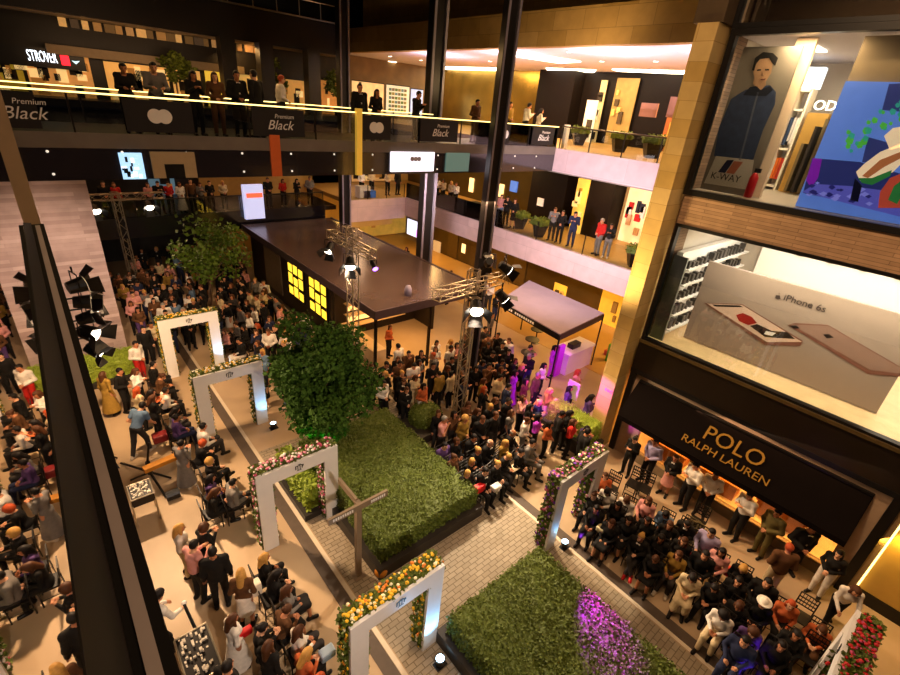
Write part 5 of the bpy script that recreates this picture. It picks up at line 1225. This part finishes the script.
# left walkway, chairs
crowd('''153,365 s m tk Pk d E
161,374 z f tt Pk b E
165,390 s m tw Pk d E
170,406 z f tg Pi d E
176,416 s f tu Pn d -100
203,427 s m tw Pi d E
202,440 z f tk Pk rc E
210,459 a f tk Pk lc E
211,477 s f tu Pk d E
219,486 z f tk Pk b E
228,484 s m jg Pi d E
265,556 s f tk Pk ll E
273,572 z f tk Pk d E
285,590 s f tg Sk b E
287,606 z f tt Sk b -80
298,634 s f tw Pi b E
307,652 z f to Pk l -80
314,668 z f to Pt r -75''', 'left chair row', row='left chair row')
crowd('''135.5,344.5 f m tw Pr d SE
106,373 d f ty Gy b -60
122.5,371 f m tk Pk d -120
129,370 p f tw Pk b -120
141,388 f f te Pk r -60
148,390 p f to Pk d -80
155,394 p f tk Pk b -80
141,404 b m sb Pi d -50
180,441 p f tg Gg dn -60
179,525 f f tw Pe l -100
203,524 p f tk Pk bc -70
193,547 p m tp Pk d -60
213,554 d m jk Pk d -20
245,570 f f tt Sw ll -40
232,615 f f tw Gw b -80
262,623 p f tk Pk d -90
272,643 d f tk Gk b -60
228,668 d m tk Pk d -60
157,596 w m tw Pk d -60''', 'on left walkway')
# middle block between the hedges
crowd('''475,468 s f tk Sk l S
487,466 s f jk Pk d S
497,461 s f tk Pk l -170
510,456 z f tk Pi l -170
519,450 s f tk Pk d -165
451,443 s m tu Pi d S
458,440 s f tk Pk b S
470,436 s m jk Pk d S
481,448 s f tk Pk l S
490,443 s m jk Pk gf S
470,455 g f tk Pk l S
499,440 s f ty Pe l -170
509,435 s m jk Pg gf -170
461,455 s f tt Pk b S
529,445 s m tg Pg d -165''', 'middle seated block', row='middle seated block')
crowd('''527,418 f f tw Pg b -150
540,414 c f tm Pk d -150
551,421 f f to Pk d -150
563,414 f m jk Pk d -140
570,411 p f tk Pk d -140
576,420 c f tr Pk b -150
587,434 f m jk Pk d -130
586,425 p f tu Pk d -130
468,402 p f tt Pt b -170
467,421 f f ty Py lc -170
478,410 p f tk Sk b -170
491,404 f f tk Sk l -170
497,398 p f tk Sk b -170
508,400 f m tk Pk d -170
485,388 d f tk Gk r -160
500,378 f m je Pk d -160
516,371 d f tm Gm d -160
527,379 d f tt Pk d -160
538,376 d m jv Pk g -170
551,388 p f jy Pe l -170
503,346 c m jk Pk d 150
509,350 f f tk Pk d 140
493,354 p m tk Pk d 170
530,347 p m tg Pi d -150
545,363 f f tw Pk d -160
556,345 d f tm Pm d -160
492,316 d m tg Pk d -150
579,370 c f tp Pk r -150
571,386 d f tu Pu d -150
592,396 p f tu Pk d -140
407,387 f f jk Pk b 180
424,384 f f to Pw d 180
416,375 p f te Pe b 180
440,372 d f jy Pk d 10
450,372 d f je Pk d 10
433,357 d m tg Pi r 60
398,347 d m tw Pk d 20
437,340 f f tw Pk d 180
452,360 f m jk Pk d 180
390,325 f f to Pk b -150
384,381 f f tw Pk d 180
386,365 p m jk Pk d 180''', 'in middle crowd')
# right block in front of the shop
crowd('''597,497 s f tk Pk b 100
604,508 s f tk Pk m 100
606,473 s f to Pk b 100
617,516 s f tk Sk b 95
633,500 z f tw Pk b 100
652,504 s f tp Pk b 100
632,520 s f tk Sk d 95
646,522 s f tk Sk d 95
649,533 a f jk Pi l 95 redshoes
665,517 z f tb Pk d 100
670,523 s f tk Pk b 100
684,519 z f jk Pk d 100
664,552 z f tk Sk b 95
684,556 s f ty Pi b 95
696,570 z f te Ge d 95
714,537 s m tl Pi d 95
728,555 s f tp Pk d 95
715,584 z f tk Pk d 95
736,598 z f tk Pk b 95
746,570 z f tk Pk l 95
757,598 s f tk Pk lh 95
765,581 s m tk Pk d 100
779,592 s f to Pk r 100
733,612 z f tw Pe dc 90
758,628 z f tu Pn bc 100
772,634 s f tk Pk d 95
797,633 s f tk Pk d 95
826,626 z f to Pt b 95
746,641 s m tn Pn d 95
741,585 s f tk Pk d 95
700,548 s m tk Pk d 95
676,538 s f tk Pk b 95
660,538 s f tk Pk d 95
622,502 s f tk Pk d 100
611,491 z f tw Pk d 100'''.replace(' m 100\n606', ' d 100\n606'), 'right chair rows', row='right chair rows')
crowd('''636,436 p f tk Pk d 80
656,443 f m tl Pk d 85
677,455 f f jk Sp b 90
696,467 p m tw Pk d 60
716,475 f m tw Pk d 90
750,496 p m tw Pk d 60
778,513 f m jv Pv d 70
811,530 f m jk Pk d 120
789,549 f m jt Pe r -60
841,552 f f tk Pw d 80
861,588 w f tw Pk b 120''', 'under shop awning')
# far left: standing round the far arches
crowd('''151,295 f m tw Pb d 180
130,301 f f tp Pk b 180
122,285 p f ty Pk l 180
165,300 f f tk Pb d 180
174,302 f f tb Pk d 180
137,308 f f tt Pu d 180
158,262 f f te Pk d 180
167,272 d f ty Pk b 180
249,293 f m te Pk d 90
256,296 d f te Pk b 90
242,284 f m tk Pk d 90
262,305 d m jk Pk d 90
276,300 d m tg Pk d 90
279,309 d m tp Pk d 60
254,307 f f tw Pk d 90
247,313 f f tw Pk b 90
239,308 f m tg Pk d 90
226,303 f f tk Sw d 90
236,322 s f tg Pk b 90
224,330 s f tp Pk b 90
244,326 s f tk Pk d 90
256,324 s f tk Pk r 90
239,340 s m tk Pw d 90''', 'at far arches', row='chair row right of the far arches')
# galleries
crowd('''124,75 r f tk Pk d S
155,76 r m tg Pi d S
193,80 p f tk Pk d S
215,82 f f tt Pt bl S
237,84 f m jk Pk d S
254,84 d m tk Pk d 30
360,90 d m jk Pk d S
377,93 f f tk Pk dl S
418,100 p m tk Pk d -150''', 'on the bridge', 8.95, Y=15.35)
crowd('''281,80 f m tw Pk r -100
477,108 f m tt Pt d S
510,110 f m ty Pk d S
528,113 p m tw Pk d -120
540,120 p f tw Pk d -120''', 'on the bridge', 8.95, Y=16.1)
crowd('''501,203 f f tp Pb d 110
507,206 p f tk Pk d 110
515,203 f f tk Sk b 110
554,217 p m tg Pk b 110
562,219 f f tk Pk d 110
574,223 p m tn Pn d 110
603,220 f m jr Pg g 80
610,235 p f tk Pg d 110''', 'on middle balcony', 4.45, X=20.0)
crowd('''112,186 d f tr Pk b 180
148,188 f f tp Pk b 180
158,188 p m tk Pk d 180
168,187 f f tr Pk d 180
180,189 f f tw Gw b 180
191,188 d m tt Pk d 180
200,187 p f tg Pk b 180
210,190 f f tk Pk d 180
106,189 f m tk Pk d 180
223,188 f f te Pk l 180
268,186 f m tk Pk d 180
283,187 f f tr Pk b 180
297,187 p f tk Pk d 180
310,188 f m tg Pk d 180''', 'on far dark balcony', 3.86, Y=28.75)
crowd('''362,182 f f tw Pk d 180
372,181 f m te Pk d 180
388,182 f f te Pk b 180
398,183 d m tk Pk d 180''', 'on far pale balcony', 4.45, Y=27.6)
crowd('''437,183 f f tw Pk b 100
443,185 p f te Pk d 100
451,186 f f te Pk l 100
456,188 c f tw Pk b 100''', 'on middle balcony', 4.45, X=20.4)
# the dense rest of the crowd, standing shoulder to shoulder
BLOCK = [(8.2, 14.7, 13.1, 28.2), (8.0, 9.4, 9.6, 11.0), (9.0, 9.85, 9.0, 9.85), (11.7, 12.6, 11.1, 11.9), (14.3, 18.5, 9.0, 13.8), (2.6, 3.3, 27.6, 28.4), (5.2, 6.0, 24.2, 25), (4.1, 7.6, 6, 11.1), (11.8, 12.9, 5.8, 8.7)]
def fill(poly, n, where, faces, seed, sep=.5, z=0., dark=.72):
    rf = random.Random(seed); k = 0; tries = 0
    xs = [p[0] for p in poly]; ys = [p[1] for p in poly]
    while k < n and tries < n*60:
        tries += 1; x, y = rf.uniform(min(xs), max(xs)), rf.uniform(min(ys), max(ys)); ins = False
        for (ax, ay), (bx, by) in zip(poly, poly[1:]+poly[:1]):
            if (ay > y) != (by > y) and x < (bx-ax)*(y-ay)/(by-ay)+ax: ins = not ins
        if not ins or any(a-.25 < x < b+.25 and c-.25 < y < d+.25 for a, b, c, d in BLOCK) or any((x-q[0])**2+(y-q[1])**2 < sep*sep for q in POSN if abs(q[2]-z) < 1): continue
        g = rf.choice('mff'); dk = rf.random() < dark; c = rf.choice('kkkkinkt') if dk else rf.choice('wwweegepptbgy')
        person(Vector((x, y, z)), rf.choice(faces)+rf.uniform(-20, 20), rf.choice('ffppdcqh'), g, rf.choice('ttj' if c in 'kint' else 'tts')+c, rf.choice('PPPPS' if g == 'f' else 'P')+rf.choice('kkkin'), rf.choice('ddbbl' if g == 'f' else 'dddbg'), where); k += 1
fill([(1.8, 19.3), (4.4, 20.3), (4.6, 27.5), (1.9, 27.6)], 30, 'behind the farthest arch', [180], 1)
fill([(4.6, 14.0), (7.8, 14.3), (8.3, 26.5), (4.6, 26.5)], 54, 'between tree and kiosk', [90, 120], 2, .48)
fill([(1.7, 28.5), (8.3, 26.7), (8.3, 31), (1.7, 31)], 16, 'under far dark balcony', [180], 3, .6)
fill([(7.9, 10.9), (12.2, 9.8), (13.6, 12.6), (9.4, 13.4)], 30, 'in middle crowd', [180, 160], 4, .48)
fill([(9.9, 8.4), (12.6, 8.9), (13.4, 11.2), (9.9, 11.2)], 14, 'in middle crowd', [180, -160], 5, .5)
fill([(8.0, 8.2), (11.6, 6.9), (11.7, 8.8), (8.2, 9.7)], 10, 'in middle crowd', [180, -165], 6, .46)
fill([(13.2, 9.0), (14.6, 9.3), (16.0, 13.0), (13.2, 13.2)], 8, 'beside mauve pavilion', [180, 100], 7, .6)
fill([(7.5, 11.3), (8.6, 11.2), (8.4, 13.2), (7.2, 13.6)], 8, 'between tree and kiosk', [90, 180], 8, .48)
fill([(14.8, 14.5), (19, 15), (19, 26), (14.8, 26)], 6, 'behind the kiosk', [180, 90], 9, .9)
# nobody stands inside anybody else
RX = np.array([tuple(r.location) for r in PEOPLE]); SITF = np.array([bool(r['_s']) for r in PEOPLE])
for _ in range(60):
    D = RX[:, None, :2]-RX[None, :, :2]; dist = np.linalg.norm(D, axis=2)+1e-6; need = np.where(SITF[:, None] | SITF[None, :], .52, .43)
    ok = (dist < need) & (np.abs(RX[:, None, 2]-RX[None, :, 2]) < 1); np.fill_diagonal(ok, False)
    mv = (D/dist[..., None]*(need-dist)[..., None]*.5*ok[..., None]).sum(1); RX[:, :2] += np.clip(mv, -.06, .06)
for r, p in zip(PEOPLE, RX):
    r.location = p; del r['_s']
    if r.name in SEATED: SEATED[r.name].location = p
# empty chairs that show
for px, py, f in ((805, 610, 95), (636, 478, 100), (646, 482, 100), (697, 536, 95), (688, 529, 95), (700, 516, 95), (612, 482, 100), (814, 650, 95), (772, 655, 95)):
    q = onz(px, py, .7); chair(q.x, q.y, f, 'empty right chairs')
# ------------------------------------------------------------------ labels that single out
ORD = ['first', 'second', 'third', 'fourth', 'fifth', 'sixth', 'seventh', 'eighth', 'ninth', 'tenth', 'eleventh', 'twelfth', 'thirteenth', 'fourteenth', 'fifteenth', 'sixteenth', 'seventeenth', 'eighteenth', 'nineteenth', 'twentieth']
def orde(n): return ORD[n] if n < 20 else 'twenty-'+ORD[n-20] if n < 29 else 'thirtieth' if n == 29 else 'thirty-'+ORD[n-30] if n < 39 else 'fortieth' if n == 39 else 'forty-'+ORD[n-40]
by = {}
for r in PEOPLE: by.setdefault((r['label'], r['_w']), []).append(r)
for (l, w_), rs in by.items():
    rs.sort(key=lambda r: proj(r.location)[0])
    for i, r in enumerate(rs):
        pos = '' if len(rs) == 1 else (', left one' if i == 0 else ', right one') if len(rs) == 2 else (', leftmost' if i == 0 else ', rightmost' if i == len(rs)-1 else ', %s from left' % orde(i))
        r['label'] = '%s, %s%s' % (l, w_, pos); r['group'] = 'people '+w_
        del r['_w']
by = {}
for r in CHAIRS: by.setdefault(r['_w'], []).append(r)
for w_, rs in by.items():
    rs.sort(key=lambda r: r.location.length)
    for i, r in enumerate(rs):
        r['label'] = 'dark slatted chair of the %s, %s from the camera' % (w_, orde(i)); r['group'] = 'slatted chairs, '+w_; del r['_w']
# ------------------------------------------------------------------ things carried or left about
def bag(px, py, z, c, lab, s=(.26, .12, .17), name='clutch_bag', cat='bag'):
    q = onz(px, py, z); o = thing(name, lab, cat, q); MB().box(q.x-s[0]/2, q.x+s[0]/2, q.y-s[1]/2, q.y+s[1]/2, q.z-s[2]/2, q.z+s[2]/2).build('body', mat('bag_'+c, c, .5, var=.05), o, bevel=.03)
    MB().box(q.x-s[0]*.46, q.x+s[0]*.46, q.y-s[1]*.53, q.y+s[1]*.53, q.z+s[2]*.18, q.z+s[2]*.3).build('clasp_flap', mat('bag_'+c, c), o)
bag(479, 488, .70, 'd01818', 'bright red bag on the lap of the blonde woman at the hedge corner', (.36, .2, .22))
bag(245, 632, 1.02, 'c01818', 'red clutch held by the woman in the white dress'); bag(728, 571, .62, 'c81c14', 'red bag beside the woman in the pink top'); bag(692, 557, .62, 'b81c1c', 'small red bag on the lap of the woman in mustard')
bag(609, 497, .64, 'e8e0d4', 'white bag on an empty chair, left of two', (.34, .25, .2), 'handbag'); bag(622, 504, .64, 'e8e0d4', 'white bag on an empty chair, right of two', (.3, .25, .2), 'handbag')
bag(251, 590, .95, 'e6d8c0', 'round white bag carried by the woman with long blonde hair', (.4, .2, .34), 'handbag'); bag(602, 528, .68, 'd8c89a', 'pale bag on a lap beside the pink and purple arch', (.3, .2, .15), 'handbag')
bag(496, 487, .66, 'd8cfc4', 'pale bag on a lap in the middle seated block', (.3, .2, .14), 'handbag'); bag(514, 468, .66, 'd0b890', 'open programme on a lap in the middle seated block', (.3, .24, .02), 'programme', 'paper')
bag(573, 390, 1.1, 'ece4da', 'white board held up by the person in purple', (.05, .5, .75), 'placard', 'board')
bag(327, 653, .62, '8fa0b0', 'pale blue bag beside the nearest arch', (.3, .2, .2), 'handbag')
ball = onz(381, 571, .15); tag(MB().ball((ball.x, ball.y, .15), .16, 16, 10).build('orange_cover', mat('orange_fabric', 'c07818', .7), smooth=True), 'round orange object on the paving behind the nearest arch', 'ball')
# ------------------------------------------------------------------ camera crane, cases and mixer on the left
q = onz(176, 463, .6); o = thing('camera_crane', 'low camera crane with an orange wooden beam on crossed black legs', 'crane', (1.2, 12.3, 0)); OB = mat('orange_beam', 'b9781c', .5, var=.2)
a, b = onz(144, 472, .7), onz(181, 456, .7); dv = (b-a).normalized(); n_ = Vector((-dv.y, dv.x, 0))*.1
MB().prism([a+n_, b+n_, b-n_, a-n_], (0, 0, .12)).build('beam', OB, o)
hub = onz(150, 472, .45)
for px_, py_ in ((121, 463), (131, 480), (166, 497), (171, 478)): MB().tube(hub, onz(px_, py_, .03), .035, .03, 8).build('leg', BLACK, o)
MB().tube((hub.x, hub.y, .4), (hub.x, hub.y, .82), .07, .06, 12).build('hub', BLACK, o)
w_ = onz(173, 495, .12); MB().tube((w_.x-.16, w_.y, .14), (w_.x+.16, w_.y, .14), .14, .14, 14).build('wheel', BLACK, o)
MB().tube((hub.x, hub.y, .8), (hub.x+.15, hub.y+.1, 1.35), .03).build('column', DARK, o)
bag(160, 437, .5, '7a1818', 'dark red seat box behind the bending cameraman', (.4, .3, .25), 'seat_box', 'box')
def case(px, py, z, w, d, h, lab, seed):
    q = onz(px, py, z); q.x = max(q.x, w/2+.06); o = thing('mixing_desk', lab, 'mixer', (q.x, q.y, 0)); rl = random.Random(seed); x0, x1, y0, y1 = q.x-w/2, q.x+w/2, q.y-d/2, q.y+d/2
    MB().box(x0, x1, y0, y1, z-.25, z).build('body', DARK, o)
    mb = MB()
    for a, b in ((x0, y0), (x0, y1), (x1, y0), (x1, y1)): mb.tube((a, b, 0), (a, b, z-.2), .02)
    mb.tube((x0, y0, z), (x0, y1, z), .018); mb.tube((x1, y0, z), (x1, y1, z), .018); mb.tube((x0, y0, z), (x1, y0, z), .018); mb.tube((x0, y1, z), (x1, y1, z), .018); mb.build('frame', ALU, o)
    g = MB()
    for k in range(60): a, b = rl.uniform(x0+.04, x1-.08), rl.uniform(y0+.04, y1-.06); g.box(a, a+rl.uniform(.02, .05), b, b+rl.uniform(.02, .07), z, z+rl.uniform(.01, .06))
    s_ = g.build('control', mat('control_pale', 'c8bca8', .5, var=.5, scale=30), o); s_['kind'] = 'stuff'
case(131, 493, .9, .5, .6, .4, 'wheeled rack of pale equipment beside the glazed wall, above the bottom left', 1); case(196, 655, 1.0, .55, 1.0, .4, 'mixing desk with pale controls at the bottom left edge', 2)
q = onz(192, 600, .9); o = thing('equipment_pole', 'slim slanted pole with a white top beside the mixing desk', 'pole', (q.x, q.y, 0)); MB().tube(onz(205, 650, .4), onz(184, 604, 1.0), .03).build('pole', BLACK, o); MB().ball(onz(184, 603, 1.0), .05).build('tip', WHITE, o)
# ------------------------------------------------------------------ lighting: lamps of the place, plus unseen fills added for brightness
WARM = 'ffc27a'; NEU = 'ffe2bd'
lamp('stand_spot', 'SPOT', (.5, 13.6, 5.0), 2600, 'ffd8ae', .12, (2.6, 7.0, 0), 95, .7)
lamp('stand_spot_near', 'SPOT', (.5, 13.2, 4.8), 1900, 'ffd4a4', .12, (2.4, 4.2, 0), 70, .8)
lamp('stand_spot_far', 'SPOT', (.5, 14.2, 5.0), 2200, 'ffd4a4', .12, (3.0, 16.8, 0), 110, .8)
lamp('wall_wash', 'SPOT', (.9, 16.5, 5.2), 900, 'ffe0c8', .3, (-.3, 20.4, 3.6), 110, .9)
lamp('tower_spot', 'SPOT', (8.85, 8.6, 4.9), 1800, 'ffe8cc', .12, (6.0, 4.5, 0), 105, .8)
lamp('tower_spot_right', 'SPOT', (10.45, 8.75, 5.0), 1500, 'ffe2bc', .12, (10.5, 4.6, 0), 100, .8)
lamp('tower_spot_shop', 'SPOT', (10.7, 9.0, 5.9), 800, 'ffcf9c', .12, (11.2, 1.2, 0), 80, .8)
lamp('kiosk_spot', 'SPOT', (7.6, 13.9, 4.9), 450, 'ffd9b0', .12, (6.5, 17.5, 0), 110, .8)
lamp('far_spot', 'SPOT', (3.6, 27.3, 4.5), 350, 'ffd0a0', .12, (3.6, 22, 0), 120, .8)
lamp('plaza_lamp', 'AREA', (12.5, 12.5, 7.4), 420, 'ffca90', 2.2, (12.5, 12.0, 0))
lamp('bridge_soffit_lamp', 'AREA', (10.0, 16.5, 7.6), 260, 'ffca90', 1.5, (10, 16, 0), sy=1.5)
lamp('courtyard_fill', 'AREA', (6.0, 3.0, 16.5), 900, 'ffcfa0', 7, (6, 5, 0), sy=7)  # added soft overhead fill, no visible source
# galleries
for y in (9, 14, 20, 26): lamp('gallery_ceiling_fill', 'AREA', (20.4, y, 11.4), 200, 'e6d4f4', .8, (21.2, y, 13))  # unseen upward lamps added to brighten the gallery ceiling
for y in (12, 20, 28): lamp('gallery_deep_lamp', 'AREA', (26.6, y, 12.95), 420, 'ffd490', 2, (27.2, y, 8))
for y in (9, 14, 20, 26): lamp('gallery_lamp', 'AREA', (21.6, y, 12.9), 420, 'ffd08c', 1.4, (21.8, y, 8))
lamp('gallery_far_lamp', 'AREA', (12, 35, 12.5), 120, 'ffc070', 2, (14, 35.5, 8), sy=1)
for y in (8.5, 14, 20, 26): lamp('balcony_lamp', 'AREA', (21.4, y, 7.75), 210, 'ffcb80', 1.2, (21.6, y, 4))
for y in (8.5, 14, 20, 26): lamp('arcade_lamp', 'AREA', (20.8, y, 3.1), 170, 'ffc060', 1.2, (20.8, y, 0))
lamp('far_balcony_lamp', 'AREA', (17, 29.5, 7.4), 90, 'ffd0a0', 1.2, (17, 29, 4))
lamp('far_ground_lamp', 'AREA', (16.5, 30, 4.0), 110, 'ffc866', 1.2, (16.5, 30, 0))
lamp('dark_gallery_lamp', 'AREA', (5, 29.2, 7.3), 130, 'ffb070', .8, (5, 28.6, 4), sy=14, axis=(1, 0, 0))
lamp('far_fascia_fill', 'SPOT', (13.2, 17.0, 7.0), 1500, 'ffe4e0', .3, (18.2, 25.0, 3.8), 90, .9)  # unseen spot added to lift the far balcony fronts
lamp('soffit_fill', 'AREA', (6, 32.2, 11.2), 90, 'ffc890', .5, (6, 35, 11.2), sy=8, axis=(1, 0, 0))  # added fill that brightens the beige soffit
lamp('fascia_wash', 'SPOT', (12.0, 10.5, 6.8), 4200, 'ffe8f2', .3, (19.2, 12.5, 6.2), 110, .9)
lamp('pier_uplight', 'SPOT', (11.0, 7.0, 4.2), 2200, 'ffd894', .2, (12.9, 6.1, 8.5), 75, .9)
lamp('facade_fill', 'SPOT', (8.5, 2.4, 16.8), 5600, 'ffd2a0', .4, (13.5, 1.6, 8.3), 62, .8)  # unseen high spot added to light the shop facade evenly
lamp('front_fill', 'SPOT', (1.2, -2.5, 9.6), 2600, 'ffe6d2', .15, (3.6, 11.0, 0), 62, .9)  # added fill from behind the camera for arch faces and people
lamp('upper_fascia_wash', 'SPOT', (16.0, 12.5, 11.2), 1100, 'ffd494', .3, (19.4, 16, 14.0), 140, .9)
lamp('recess_lamp', 'AREA', (13.1, -1.7, 2.6), 60, 'ffd060', .12, (13.5, -3.0, 1.8), sy=3.6)
lamp('kiosk_lamp', 'AREA', (11.4, 15.6, 2.9), 150, 'ffc070', 2.2, (11.4, 15.4, 0))
lamp('tent_lamp', 'AREA', (16.4, 11.4, 2.35), 26, 'ffb878', 1.2, (16.4, 11.2, 0))
lamp('bridge_lamp', 'AREA', (6, 17.4, 12.2), 220, 'ffc880', 1.0, (6, 15.8, 9), sy=12, axis=(1, 0, 0))
lamp('awning_strip', 'AREA', (13.3, 2.3, 3.11), 10, 'ffcba0', .04, (13.5, 2.2, 2.6), sy=6)
# coloured effect lights
lamp('magenta_spot', 'SPOT', (10.6, 7.0, 2.8), 900, 'd030ff', .06, (13.0, 8.3, 1.2), 60, .8)
lamp('pier_magenta', 'SPOT', (11.0, 7.6, 3.0), 900, 'f050ff', .06, (12.9, 6.2, 2.2), 30, .5)
lamp('hedge_purple', 'SPOT', (8.0, 3.3, 1.9), 2400, 'b414ff', .05, (7.0, 2.0, .85), 38, .8)
lamp('tree_purple', 'SPOT', (2.9, 11.3, 1.5), 900, 'a020ff', .05, (4.2, 10.9, 3.0), 34, .8)
lamp('tree_green', 'SPOT', (3.5, 9.3, 1.05), 240, '20ff40', .05, (4.6, 10.0, 1.9), 60, .8)
lamp('tent_magenta', 'SPOT', (16.0, 8.8, 2.3), 90, 'd030ff', .06, (15.6, 10.6, .8), 60, .8)
lamp('arch_purple', 'SPOT', (8.9, 3.8, .3), 22, 'a040ff', .04, (9.9, 4.5, 1.7), 70, .8)
lamp('crowd_purple', 'SPOT', (8.4, -.5, .5), 50, '8a40ff', .05, (9.9, .2, .6), 70, .8)
for o in bpy.data.objects:
    if '_o' in o: del o['_o']
